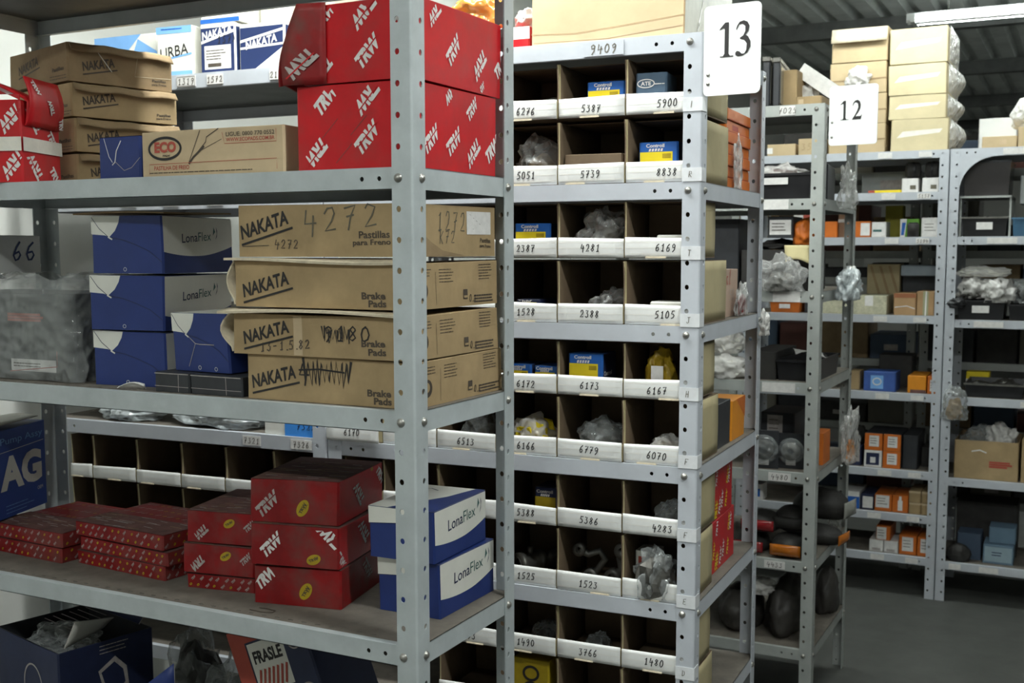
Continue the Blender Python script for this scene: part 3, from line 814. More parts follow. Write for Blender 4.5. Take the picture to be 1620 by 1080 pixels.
def p_lb(F):
    f = F('front'); f.line([(.14,.98),(.26,.55),(.34,.42)], .0014, WINK); f.line([(.55,.9),(.44,.68),(.40,.42),(.34,.36)], .0022, WINK); f.line([(.34,.36),(.42,.42),(.62,.22),(.8,.28),(1,.5)], .0012, GREYINK)
    F('top').rect(0,0,1,1,KRAFTD)
carton('parts_carton', 'dark blue box end standing between the tan carton and the brown carton stack', 'box', 'A', -.757, -.645, .062, S1, .16, .083, BLUE, p_lb, amp=.0012, yaw=-2)

def p_brown(i):
    def p(F):
        f = F('right'); nakata(f, (.27,.26,.25,.28)[i], (.55,.52,.58,.5)[i], .076, 12, INKB, .019)
        f.text('Pastillas', .86, .26, .034, .0062, INKB, 2, 0, .02); f.text('para Freno', .86, .15, .036, .006, INKB, 2, 0, .02)
        if i == 3: f.line([(.28,.8),(.40,.35)], .002, TAPE, 3); f.line([(.66,.95),(.62,.3),(.98,.35)], .001, EDGE, 3)
        f = F('front'); nakata(f, .34, .6, .09, 10, INKB, .02)
        f.text('Pastilhas', .84, .34, .05, .0085, INKB, 2, 0, .02)
        f.fine(.7, .16, .09, 2, .006, INKB, i)
    return p
def brown_parts(i):
    def q(root, w, d, h, wf):
        mb = MB(); k = .0022
        mb.sheet(lambda s, t: (w/2 + .001 + .010*t, -d/2 + .004 + (d-.008)*s, h - .001 - .016*t + .002*sin(14*s + i)), 12, 3, k, KRAFT, KRAFTD)
        mb.build('lid_flap', root, warp=wf)
    return q
zz = S1
for i, (hh, du, yw) in enumerate(((.075, .012, -13), (.074, .006, -15), (.074, -.002, -16), (.082, -.008, -14))):
    carton('parts_carton', ('brown carton at the very bottom of the slumped stack behind the red box', 'brown carton second from the bottom of the slumped stack', 'brown carton third from the bottom of the slumped stack',
            'crumpled brown carton on top of the slumped stack')[i], 'box', 'A', -1.215 + du, -.955 + du, .188, zz, .25, hh - .0015, KRAFTD if i == 3 else KRAFT, p_brown(i), yaw=yw, amp=.003, group='slumped stack of brown cartons on the upper shelf', parts=brown_parts(i))
    zz += hh

def p_red(F):
    for s, sp in (('front', [(.9,.78,1,45), (.5,.62,0,45), (.62,.2,0,45), (.9,.22,1,48)]), ('right', [(.32,.78,1,-52), (.30,.2,1,-50), (.8,.55,0,-52,.8), (.82,.1,0,-50,.8)])): trw(F(s), sp, size=.052)
def red_parts(root, w, d, h, wf):
    mb = MB()
    for sd in ('front', 'right'):
        f = Face(mb, sd, w, d, h, .0009); f.rect(-.004, .38, 1.004, .55, TAPE, 4)
    mb.build('packing_tape', root, warp=wf)
    mb = MB()   # raised lid curling over to the right
    def fn(s, t):
        a = t * 1.5
        return (-w/2 + .004 + w*1.02*min(1, t*1.2)*(.98) + .010*sin(3*t), -d/2 + .01 + (d-.02)*s, h + .062*cos(t*1.9)*(1 - .25*s) - (.022 if t > .9 else 0)*t + .004*sin(5*s))
    mb.sheet(fn, 6, 14, .003, RED, RED); mb.build('lid', root)
    mb = MB()
    mb.sheet(lambda s, t: (w/2 + .003 + .012*sin(3.1*t), -d/2 + .01 + (d-.02)*s, h + .046 - .095*t), 6, 8, .0025, RED, RED)
    f = Face(mb, 'right', 0, d, .1); f.P = lambda a, b, k=1: (w/2 + .0046 + .012*sin(3.1*(1 - b/.1)) + .0007*k, -d/2 + .01 + a*.94, h - .049 + b*.95)
    trw(f, [(.2,.8,0,-60,.6), (.55,.45,1,-58,.6), (.9,.1,0,-60,.6)])
    mb.build('lid_flap', root)
    mb = MB(); mb.sheet(lambda s, t: (-w/2 + w*t, -d/2 - .0015, h + .010 + .050*cos(t*1.9 - .1)*s), 4, 14, .0025, RED, RED); mb.build('front_flap', root)
carton('parts_carton', 'red carton bound with a band of white tape, its lid raised', 'box', 'A', -1.11, -.906, .014, S1, .15, .160, RED, p_red, yaw=20, amp=.0018, parts=red_parts)

# ------------------------------------------------------------------ front rack, middle shelf: brown brake pad cartons
def scribble(f, a0, b0, a1, b1, seed, m=PEN, wd=.0022, n=12):
    rr = random.Random(seed)
    f.line([(a0 + (a1-a0)*i/n + rr.uniform(-.006,.006), (b0 if i % 2 else b1) + rr.uniform(-.06,.06)) for i in range(n+1)], wd, m)
def brake_side(f, seed, hand=None):
    f.fine(.30, .85, .055, 5, .0055, INKB, seed, .0012); f.fine(.12, .86, .03, 3, .0055, INKB, seed+3, .0012)
    f.fine(.76, .92, .05, 6, .0052, INKB, seed+5, .0014); f.fine(.70, .22, .08, 3, .0055, INKB, seed+9, .0026)
    f.rect(.57, .16, .62, .38, INKB, 2); f.rect(.575,.19,.615,.24, KRAFT, 3)
    f.hand('0.1', .64, .10, .012, INK, wd=.0016)
    f.line([(.26,.08),(.26,.8)], .0008, INKB)
    f.disc(.12, .40, .016, .016, INKB, 2); f.disc(.115, .42, .009, .009, KRAFT, 3)
def pn1(F):
    f = F('front'); nakata(f, .165, .62, .108, 15, INK, .025)
    f.hand('4272', .40, .42, .040, PEN, wd=.0032, rot=6, asp=.7, gap=.35); f.hand('4272', .225, .16, .015, INKB, wd=.0018)
    f.line([(.03,.2),(.19,.22)], .0012, INKB)
    f.text('Pastillas', .80, .42, .062, .0125, INKB, 1, 0, .02); f.text('para Freno', .785, .26, .076, .0125, INKB, 1, 0, .02)
    f = F('right'); f.hand('1272', .28, .50, .034, PEN, wd=.0026, asp=.5); f.hand('K72', .30, .26, .022, PEN, wd=.002)
    f.rect(.63, .44, .93, .90, WINK, 2); f.fine(.66, .83, .055, 4, .0055, INKB, 4, .002); f.fine(.70,.55,.05,1,.005,INKB,9)
    f.text('Pastillas', .86, .32, .04, .008, INKB, -2, 0, .02); f.text('para Freno', .86, .20, .042, .008, INKB, -2, 0, .02)
    f.poly([(0,0),(0,.62),(.08,.52),(.2,.3),(.34,.12),(.6,.02)], KRAFTD, 1)  # torn corner with the flap's shadow painted as a darker patch
def pn2(F):
    f = F('front'); nakata(f, .19, .50, .105, 14, INK, .024); f.text('Brake', .80, .30, .048, .0125, INKB, 1, 0, .03); f.text('Pads', .82, .13, .036, .0125, INKB, 1, 0, .03)
    brake_side(F('right'), 21)
def pn3(F):
    f = F('front'); nakata(f, .20, .56, .104, 14, INK, .024); f.hand('13-1.5.82', .165, .08, .016, INKB, wd=.0024, rot=5, asp=.6)
    scribble(f, .52, .40, .68, .72, 5, INK, .0032, 22); f.hand('9180', .53, .42, .026, INK, wd=.003, asp=.7)
    f.text('Brake', .80, .38, .048, .0125, INKB, 1, 0, .03); f.text('Pads', .82, .18, .036, .0125, INKB, 1, 0, .03)
    f.rect(.36, .02, .41, .98, KRAFTL, 1)
    brake_side(F('right'), 33)
def pn4(F):
    f = F('front'); nakata(f, .172, .52, .10, 13, INK, .024)
    f.hand('4', .325, .40, .036, INK, wd=.0034); scribble(f, .36, .42, .64, .9, 8, INK, .0052, 20); f.line([(.33,.7),(.45,.74),(.6,.7)], .003, INK)
    f.text('Brake', .80, .30, .048, .0125, INKB, 1, 0, .03); f.text('Pads', .82, .13, .036, .0125, INKB, 1, 0, .03)
    brake_side(F('right'), 47)
def flap_front(h_, ov, seed, left=.012):
    def q(root, w, d, h, wf):
        mb = MB(); rr = random.Random(seed); ph = rr.uniform(0, 6)
        mb.sheet(lambda s, t: (-w/2 - left + (w + left)*s, -d/2 + .02 - (.020 + ov)*t, h + .0035 - .004*t + .004*sin(4.2*s + ph)*t), 16, 3, .0042, KRAFTL, EDGE)
        mb.build('lid_flap', root)
        mb = MB()
        mb.sheet(lambda s, t: (-w/2 - .002 - left*1.25*sin(pi*min(1, t*1.1))*1.0, -d/2 + .004 + d*.7*s, h*(1 - .96*t)), 6, 8, .003, KRAFT, EDGE)
        mb.build('side_flap', root)
    return q
BL = ['brake pad carton with a scribbled-out number, bottom of the stack beside the post', 'brake pad carton dated by hand, second from the bottom of the stack by the post',
      'brake pad carton without handwriting, third up in the stack by the post', 'brake pad carton with 4272 written large, topmost of the stack beside the post']
GB = 'brown brake pad cartons stacked by the post on the middle shelf'
zz = S2
carton('brake_pad_carton', BL[0], 'box', 'A', -.374, -.018, .03, zz, .32, .0805, KRAFT, pn4, amp=.0018, group=GB); zz += .081
carton('brake_pad_carton', BL[1], 'box', 'A', -.398, -.018, .022, zz, .315, .076, KRAFT, pn3, amp=.003, group=GB, parts=flap_front(.08, .014, 2, .022)); zz += .0845
carton('brake_pad_carton', BL[2], 'box', 'A', -.394, -.020, .026, zz, .31, .081, KRAFT, pn2, amp=.0024, group=GB, parts=flap_front(.08, .010, 4, .014)); zz += .0885
carton('brake_pad_carton', BL[3], 'box', 'A', -.386, -.022, .030, zz, .30, .091, KRAFT, pn1, amp=.0018, group=GB)

# blue and white brake lining cartons
GL = 'blue and white cartons stacked on the middle shelf'
def p_lona(wd=.1, txt=True, lo=.3):
    def p(F):
        lona_front(F('front')); lona_end(F('right'), lo, txt, .47, .64, wd)
    return p
def lona_lid(root, w, d, h, wf):
    mb = MB(); mb.sheet(lambda s, t: (-w/2 - .045 + (w + .048)*s, -d/2 + .002 + (d*.95)*t, h + .004 + .012*s*(1 - s)*(1 - t) + .004*t), 10, 6, .003, DARKBOX, KRAFTD); mb.build('lid', root)
    mb = MB(); mb.sheet(lambda s, t: (-w/2 - .020 - .028*t + .02*(1-s), -d/2 + .03 + .05*t + .10*s*0, h - .004 - h*.92*s), 6, 5, .0025, KRAFTD, KRAFTD)
    mb.build('side_flap', root)
for i, (z, h, yw, u1, vv) in enumerate(((S2, .109, 5, -.612, .080), (S2 + .1105, .109, 6, -.612, .078), (S2 + .221, .112, 4, -.612, .080))):
    carton('lining_carton', ('blue and white carton at the bottom of its stack of three, middle shelf', 'blue and white carton in the middle of its stack of three, middle shelf', 'blue and white carton on top of its stack of three, grey lid ajar, middle shelf')[i],
           'box', 'A', u1 - .176, u1, vv, z, .222, h, BLUE, p_lona(.098 if i else .098, True, .32 if i == 2 else .22), yaw=yw, amp=.0022, group=GL, parts=lona_lid if i == 2 else None, mtop=WHITE)
def p_l4(F):
    f = F('front'); lona_front(f); f.line([(.3,.60),(.42,.48),(.5,.47),(.75,.47)], .0016, GREYINK, 3); f.line([(.42,.48),(.28,.08)], .0012, GREYINK, 3); f.ring(.76,.06,.0035,.0035,.001,WHITE,3,12)
carton('lining_carton', 'smaller blue carton with a white corner in front of the stack of three', 'box', 'A', -.577, -.431, .055, S2 + .0385, .12, .112, BLUE, p_l4, yaw=-4, amp=.002, mtop=WHITE, lean=(-.004, 0))
for i, (u0, u1) in enumerate(((-.598, -.512), (-.508, -.385))):
    carton('flat_carton', ('flat black carton under the small blue box, nearer the film-wrapped box', 'flat black carton under the small blue box, nearer the brown cartons')[i], 'box', 'A', u0, u1, .032, S2, .15, .037, DARKBOX,
           lambda F: (F('front').line([(.02,.94),(.98,.94)], .0015, GREYINK), F('front').line([(.02,.30),(.98,.28)], .001, GREYINK), F('front').line([(.7,.05),(.7,.9)], .0012, GREYINK)), amp=.0012)
mb = MB(); mb.sheet(lambda s, t: (.052*s - .026, .012*t, .0045 + .010*sin(3*s)*(1-t) + .006*sin(6*t)*s), 8, 4, .0008, WINK); tag(mb.build('paper_scrap', None, W('A', -.655, .028, S2 - .001), .5), 'scrap of white paper lying at the edge of the middle shelf', 'paper')
# bagged dark box at the left end
def p_bag(F):
    f = F('front'); f.line([(.50,.09),(.86,.17),(.86,.34)], .0018, REDINK); f.rect(.51,.10,.85,.24,WINK); f.fine(.53,.19,.10,2,.006,INKB,4,.002); f.fine(.50, .76, .12, 3, .006, REDINK, 8, .005)
def bag_parts(root, w, d, h, wf):
    mb = MB()
    def fn(s, t):
        a = 2*pi*s; r = 1 + .025*sin(7*a + 6*t) + .03*sin(13*a - 19*t) + .02*sin(23*a + 31*t)
        ex = .06 if t < .8 else .06 - .5*(t - .8)
        x = (w/2 + .016)*r*max(-1, min(1, 1.35*cos(a))); y = (d/2 + .012)*r*max(-1, min(1, 1.35*sin(a)))
        k = 1 if t < .75 else 1 - 1.6*(t - .75)
        return (x*k, y*k, .002 + (h + .03)*min(1, t*1.15) + .008*sin(9*s*6 + 3)*t)
    mb.sheet(fn, 60, 16, .0006, WRAP, WRAP); mb.build('plastic_wrap', root)
carton('wrapped_carton', 'dark grey box wrapped in crinkled clear film on the middle shelf', 'box', 'A', -1.215, -.834, .062, S2, .20, .18, DARKBOX, p_bag, amp=.002, parts=bag_parts)
def p66(F): F('right').hand('66', .50, .34, .040, BLUEN, wd=.005)
carton('parts_carton', 'grey carton with blue handwritten figures, standing on the film-wrapped box', 'box', 'A', -1.27, -1.172, .12, S2 + .216, .16, .085, mat('grey_card', (.62,.62,.60), .8), p66, amp=.001)

# ------------------------------------------------------------------ front rack, lower shelf
def speckle(f, seed, na, nb, s=.009, yellow=.4, m=GREYINK, rot=45):
    rr = random.Random(seed)
    for i in range(na):
        for j in range(nb):
            a = (i + .5 + (.5 if j % 2 else 0) + rr.uniform(-.12,.12))/(na + .5); b = (j + .5)/nb
            if rr.random() < yellow: f.text('0', a, b, s*.8, s*.55, GOLD, rot, 0, .06)
            else: f.text('TRW', a, b, s*1.35, s*.55, m, rot, .25, .04)
def p_small(seed, nf, ns, rows=2):
    def p(F):
        speckle(F('front'), seed, nf, rows); speckle(F('right'), seed + 1, ns, rows)
        f = F('top'); speckle(f, seed + 2, nf, max(3, nf//2), .011, .35, GREYINK, 40)
        f.rect(.0, .0, 1, .45, REDTOP, 3)
        rr = random.Random(seed)
        for i in range(26):
            a = rr.uniform(0,.85); b = rr.uniform(.02,.44); f.line([(a,b),(a + rr.uniform(.08,.2), b + rr.uniform(-.02,.02))], .0022, GREYINK if i % 3 else KRAFTD, 4)
    return p
for i in range(2):
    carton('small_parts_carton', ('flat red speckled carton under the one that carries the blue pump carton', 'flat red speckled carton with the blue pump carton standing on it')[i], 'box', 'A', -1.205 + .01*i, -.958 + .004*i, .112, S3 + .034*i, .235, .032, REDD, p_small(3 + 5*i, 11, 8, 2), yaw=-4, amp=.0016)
GS = 'flat red speckled cartons stacked on the lower shelf'
zz = S3
for i, (h, du) in enumerate(((.029, 0), (.029, .008), (.031, -.004))):
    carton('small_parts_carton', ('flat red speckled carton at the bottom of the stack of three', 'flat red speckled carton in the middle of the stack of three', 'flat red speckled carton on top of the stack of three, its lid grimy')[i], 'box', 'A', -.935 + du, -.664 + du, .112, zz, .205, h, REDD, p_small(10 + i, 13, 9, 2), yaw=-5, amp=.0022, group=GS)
    zz += h + .002
def oval(f, a, b, k=1.0, rot=60):
    f.disc(a, b, .0165*k, .0105*k, GOLD, 1, 20, rot); f.ring(a, b, .004, .004, .0001, GOLD, 1, 4)
    f.text('TRW', a, b, .022*k, .006*k, INKB, rot, 0, .04, 2)
    f.text('5X', a + .006*k/f.W, b + .004/f.H, .010*k, .005*k, INKB, rot, 0, .02, 2)
def p_med(seed, top=False):
    def p(F):
        f = F('front'); trw(f, [(.20,.30,1,45,.7)], GREYINK, REDD, .05); oval(f, .60, .66, .8, 30)
        trw(f, [(.88,.62,0,45,.5)], GREYINK, REDD, .05)
        f = F('right'); trw(f, [(.25,.55,0,-50,.7), (.7,.5,1,-50,.7)], GREYINK, REDD, .05)
        f = F('top'); f.rect(0,0,1,1,REDTOP)
        rr = random.Random(seed)
        for i in range(40):
            a = rr.uniform(0,.85); b = rr.uniform(.02,.7); f.line([(a,b),(a + rr.uniform(.08,.2), b + rr.uniform(-.02,.02))], .0022, KRAFTD if i % 3 else GREYINK, 2)
    return p
GM = 'red cartons in the short middle stack of the lower shelf'
zz = S3
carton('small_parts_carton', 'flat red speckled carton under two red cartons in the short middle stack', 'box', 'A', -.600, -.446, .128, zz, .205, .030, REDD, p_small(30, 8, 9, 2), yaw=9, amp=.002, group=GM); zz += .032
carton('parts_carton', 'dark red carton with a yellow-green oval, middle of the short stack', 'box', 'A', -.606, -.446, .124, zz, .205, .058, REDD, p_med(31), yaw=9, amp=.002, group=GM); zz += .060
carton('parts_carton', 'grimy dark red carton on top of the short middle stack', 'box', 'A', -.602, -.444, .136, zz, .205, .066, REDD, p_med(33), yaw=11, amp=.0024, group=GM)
def p_big(i):
    def p(F):
        f = F('front')
        if i == 2: trw(f, [(.20,.42,0,45,.95)], GREYINK, REDD); oval(f, .60, .36, 1.05, 62)
        elif i == 1: trw(f, [(.24,.50,0,45,.9), (.9,.78,1,-42,.9)], WINK, REDD); oval(f, .72, .2, .9, 20)
        else: trw(f, [(.14,.70,0,45,.95)], WINK, REDD); oval(f, .60, .40, 1.1, 62)
        f = F('right')
        trw(f, [(.42,.52,1,-48,1.0), (.93,.7,0,-48,.9)] if i == 2 else [(.5,.62,1,-48,1.0), (.95,.55,0,-48,.9), (.05,.2,0,-48,.7)] if i == 1 else [(.55,.62,0,-52,.9), (.95,.5,1,-50,.9)], WINK if i else GREYINK, RED if i else REDD)
        f.disc(.72, .96, .006, .004, GOLD, 2)
        f = F('top'); f.rect(0,0,1,1,REDTOP)
        rr = random.Random(i)
        for k in range(46):
            a = rr.uniform(0,.8); b = rr.uniform(.02,.8); f.line([(a,b),(a + rr.uniform(.1,.25), b + rr.uniform(-.02,.02))], .0024, KRAFTD if k % 4 else GREYINK, 2)
    return p
GK = 'large red cartons stacked by the post on the lower shelf'
zz = S3
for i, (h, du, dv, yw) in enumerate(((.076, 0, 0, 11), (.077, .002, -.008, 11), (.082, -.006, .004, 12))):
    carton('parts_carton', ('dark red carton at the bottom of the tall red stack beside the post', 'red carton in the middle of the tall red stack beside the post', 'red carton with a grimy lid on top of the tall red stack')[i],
           'box', 'A', -.418 + du, -.238 + du, .118 + dv, zz, .225, h, REDD, p_big(i), yaw=yw, amp=.0026, group=GK, mside=RED if i else REDD)  # brighter red sides: light from the aisle painted into the colour
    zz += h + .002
def p_lr(i):
    def p(F):
        lona_end(F('right'), .30, True, .52, .66, .115, 4); f = F('front')
        f.poly([(.0,.995),(.75,.995),(.70,.85),(.5,.72),(.0,.66)], WHITE); f.line([(.0,.66),(.5,.72),(.8,.6)], .0012, NAVY, 2)
        f = F('top'); f.rect(0,0,1,1,WHITE); f.poly([(.3,0),(1,0),(1,1),(.85,1),(.72,.6),(.5,.3)], BLUE, 2); f.line([(.1,.8),(.25,.86),(.4,.8)], .003, NAVY, 2)
    return p
for i, (u0, u1, vv, z, h) in enumerate(((-.178, -.044, .152, S3, .103), (-.186, -.048, .140, S3 + .1045, .097))):
    carton('lining_carton', ('blue and white carton behind the post on the lower shelf, lower of the pair', 'blue and white carton behind the post on the lower shelf, upper of the pair')[i], 'box', 'A', u0, u1, vv, z, .205, h, BLUE, p_lr(i), yaw=-1 + 2*i, amp=.0016, group='pair of blue and white cartons behind the post')
def ag_parts(root, w, d, h, wf):
    mb = MB(); mb.sheet(lambda s, t: (-w/2 + w*.92*s, -d/2 + .01 + d*.9*t, h + .004 + .010*sin(2.6*s)), 8, 4, .002, WHITE, GREYINK); mb.build('lid_flap', root)
def p_ag(F):
    f = F('right'); f.text('AG', .52, .50, .165, .078, WHITE, 0, 0, .05); f.text('Pump Assy', .55, .86, .165, .020, SKY, 0, 0, .0); f.line([(.1,.745),(.95,.775)], .0012, WHITE)
    f.text('OEM', .86, .22, .022, .008, WHITE, 2); f.fine(.22,.13,.11,3,.008,SKY,3,.0014)
carton('parts_carton', 'bright blue pump carton with large white letters on the lower shelf', 'box', 'A', -1.272, -1.152, .105, S3 + .0685, .215, .20, mat('royal_blue_card', (.03,.075,.33), .4, 0, .1, 9), p_ag, yaw=18, amp=.001, parts=ag_parts)
mb = MB(); mb.tube([(-.03,-.01,.001),(0,-.012,.0012),(.02,-.006,.0012),(.018,.004,.0012),(-.005,.008,.0012),(-.02,.006,.0012)], .0008, INKB, 6); tag(mb.build('wire_clip', None, W('A', -.36, .052, S3)), 'thin bent wire lying on the lower shelf below the tall red stack', 'wire')

# ------------------------------------------------------------------ front rack, bottom shelf
def p_syl(F):
    f = F('right'); f.text('SYL', .62, .30, .10, .028, GREYINK, 0, .2, .03); f.line([(.30,.16),(.93,.2),(.95,.44)], .004, GREYINK)
    f.poly([(.40,.74),(.46,.52),(.60,.44),(.72,.54),(.70,.72),(.58,.84)], GREYINK); f.poly([(.43,.72),(.48,.56),(.59,.50),(.68,.58),(.66,.70),(.57,.79)], NAVY, 2); f.fine(.42,.96,.07,3,.008,GREYINK,6,.002)
    f = F('front'); f.ring(.6, .6, .04, .05, .004, GREYINK); f.text('SYL', .6, .2, .09, .026, GREYINK, 0, .2, .03)
    f = F('top'); f.fine(.1,.9,.12,6,.02,GREYINK,3,.003)
def syl_parts(root, w, d, h, wf):
    mb = MB(); mb.sheet(lambda s, t: (w/2 - .012 + .012*t - .06*s, -d/2 + .02 + d*.55*s + .02*t, h + .002 + .055*t*(1 - .6*s)), 5, 4, .0022, WHITE, GREYINK); mb.build('side_flap', root)
    mb = MB(); mb.sheet(lambda s, t: (-w/2 + .01 + (w - .05)*s, d/2 - .01 + .05*t, h + .06*t), 5, 3, .0022, NAVY, GREYINK); mb.build('back_flap', root)
    mb = blob_mesh(w*.8, d*.7, .06, SMOKE, 77, .4, 2.4); mb.v = [(x - .02, y - .01, z + h - .05) for x, y, z in mb.v]; mb.build('film', root)
carton('parts_carton', 'open navy carton with white emblem and letters on the bottom shelf', 'box', 'A', -1.16, -.885, .03, S4, .22, .24, NAVY, p_syl, yaw=-14, amp=.002, open_top=True, parts=syl_parts, mtop=DARKBOX)
def p_fr(F):
    f = F('front'); f.rect(.22,.38,.70,.84,WHITE); f.text('FRASLE', .46, .70, .082, .026, INK, 0, 0, .04)
    for k in range(7): a = .24 + .06*k; f.line([(a, .41), (a + .07, .57)], .006, REDINK, 3)
    f.rect(.0,.0,.20,1,REDINK); f.poly([(.20,.86),(.70,.86),(.70,.99),(.20,.99)], REDINK)
    f.ring(.84, .76, .018, .018, .003, GREYINK); f.text('F', .84, .76, .014, .02, GREYINK, 0, 0, .05); f.ring(.84, .22, .026, .026, .003, GREYINK)
_bx = carton('parts_carton', 'dark carton tilted up with a white striped brand panel on the bottom shelf', 'box', 'A', -.455, -.245, .125, S4 + .150, .15, .21, NAVY, p_fr, amp=.0012)
_bx.rotation_euler = (0, radians(-24), radians(-6))
carton('parts_carton', 'dark carton lying under the tilted one on the bottom shelf', 'box', 'A', -.44, -.25, .13, S4, .15, .105, DARKBOX, amp=.001)
mb = MB(); mb.sheet(lambda s, t: (-.05 + .10*s, .004*sin(3*s), .13*t*(.4 + .6*s)), 4, 4, .0025, BLUE, WHITE); tag(mb.build('card_flap', None, W('A', -.66, .06, S4 + .12), .3), 'loose navy card flap with a white edge on the bottom shelf', 'card')
carton('parts_carton', 'dark carton holding up the loose navy flap on the bottom shelf', 'box', 'A', -.76, -.60, .03, S4, .1, .125, DARKBOX, amp=.001)
bag('large crumpled clear bag of parts at the back of the bottom shelf', 'A', -.60, .265, S4, .19, .18, .26, SMOKE, inner=RUBBER)
bag('dark crumpled bag at the back of the bottom shelf, beyond the tilted carton', 'A', -.15, .2, S4, .18, .2, .12, SMOKE, inner=IRON)

bag('dark bundle added to darken the back of the bottom shelf beside the navy carton', 'A', -.735, .27, S4, .14, .16, .25, SMOKE, inner=RUBBER, insize=.92)  # added to block the bright rear rack and keep this corner dark
# ------------------------------------------------------------------ pigeonhole bins
def bin_box(label, fr, u0, u1, z, h, d, num=None, v=.004, tilt=0.0, dx=.5, lab=.042, group=None, ext=0.0, ly=0.0):
    w = u1 - u0; _seed[0] += 1; rr = random.Random(_seed[0])
    r = empty('parts_bin', W(fr, (u0+u1)/2, v, z), FRAMES[fr][2] + radians(tilt), label, 'bin', group)
    b = MB(); t = .0027
    b.box((-w/2, 0, 0), (w/2, d, t), BINSHADE)
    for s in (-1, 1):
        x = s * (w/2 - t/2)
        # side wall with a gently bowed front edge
        b.sheet(lambda a, c: (x + s*.0008*sin(3*c), .0015 + .004*sin(pi*c)*(1-a) + (d-.0015)*a, t + (h - t - .001)*c), 4, 6, t, BINCARD if s > 0 else BINSHADE, BINSHADE if s > 0 else BINCARD)
    b.box((-w/2, d - t, t), (w/2, d - .0006, h), BINSHADE); b.box((-w/2, d - .0006, t), (w/2, d, h), BINCARD)
    b.box((-w/2 + t, .05, h - t), (w/2 - t, d - t, h - .0005), BINSHADE)
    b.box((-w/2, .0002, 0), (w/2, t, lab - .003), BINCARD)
    if rr.random() < .55:                                   # tongue of card showing under the label
        q = rr.uniform(-.3, .2)*w; b.box((q - .022, -.004, -.0), (q + .022, .012, .0022), EDGE)
    b.build('bin_body', r)
    l = MB(); e = rr.uniform(-.002, .002)
    l.sheet(lambda a, c: (-w/2 + .001 - ext + (w + ext - .002)*a, ly - .0016 - .0012*sin(pi*c) , .001 + c*(lab + e*(a - .5)*2)), 6, 6, .0012, LABELW, LABELW)
    f = Face(l, 'front', w, 0, lab); f.P = lambda a, c, k=1: (-w/2 - ext*.5 + a, ly - .0024 - .0012*sin(pi*max(0, min(1, c/lab))) - .0003*k, c)
    for c in (.22, .52, .80): f.line([(.02, c), (.98, c)], .0006, TAPE, 1)
    if num: f.hand(num, dx - .015*len(num)/2*.77/w - .0, .33 + rr.uniform(-.06,.06), .0150, INK, wd=.0022, rot=rr.uniform(-3,2), asp=.55, gap=.22)
    l.build('front_label', r)
    return r
UC = [(-.166, -.014), (-.320, -.168), (-.469, -.322), (-.623, -.471), (-.771, -.625), (-.880, -.773)]
ROWS = [(1.855, 1.990 - .018 - 1.855), (1.7155, .137), (1.556, 1.697 - .018 - 1.556), (1.4155, .139), (1.256, .121), (1.1155, .139), (.958, .119), (.8155, .141), (.656, .121), (.5155, .139)]
ROWS[0] = (1.855, .120)
DEP = [.245, .265, .17, .262, .18, .205, .20, .19, .17, .20]
NUM = [['5900','5387','6276',None], ['8838','5739','5051',None], ['6169','4281','2387',None], ['5105','2388','1528',None], ['6167','6173','6172',None],
       ['6070','6779','6166','6513','','6170'], ['4283','5386','5388',None,None,None], ['14','1523','1525',None,None], ['1480','3766','1490','1493'], [None,None,None,None]]
TL = [[-.6,.4,0],[0,0,0],[.5,0,0],[0,0,0],[0,0,0]]
for ri, ((z, h), dp, nums) in enumerate(zip(ROWS, DEP, NUM)):
    for ci, nm in enumerate(nums):
        u0, u1 = UC[ci]
        RW = ('top', 'second', 'third', 'fourth', 'fifth', 'sixth', 'seventh', 'eighth', 'ninth', 'tenth')[ri]; CN = ('beside', 'one in from', 'two in from', 'three in from', 'four in from', 'five in from')[ci]
        lab = ('cardboard bin marked %s, %s row down, %s the upright under sign 13' % (nm, RW, CN)) if nm else ('cardboard bin, number hidden, %s row down, %s the upright under sign 13' % (RW, CN))
        if nm == '14': lab = 'cardboard bin with a crumpled bag hanging over its front, marked 14'
        dx = .5 if nm not in ('5900','8838','5105','4283','6169') else .60
        bin_box(lab, 'R', u0, u1, z + (.001 if ri % 2 == 0 else 0), h - .003, dp, nm or None, v=.0078 + .002*((ri + ci) % 2), tilt=(((ri*7 + ci*5) % 5) - 2)*.35, dx=dx, ext=.043 if ci == 5 else 0, ly=-.0115 if ci == 5 else 0)
# blank fronted bins of the left rack
BX = [-.846, -.765, -.611, -.459, -.315, -.165, -.006]
ON = ['first', 'second', 'third', 'fourth', 'fifth', 'sixth']
for rn, (z, h) in enumerate(((.956, .117), (.8155, .137))):
    for i in range(6):
        o = bin_box('blank-fronted cardboard bin, %s of six along the %s row of the rear rack' % (ON[i], ('upper', 'lower')[rn]), 'R', -.926 + BX[i] + .001, -.926 + BX[i+1] - .001, z, h, .2, None, v=.0068, tilt=((i*3 + rn) % 3 - 1)*.35, lab=.036)
# upper shelf of bins behind the slit next to the red cartons is part of the same rows (above)

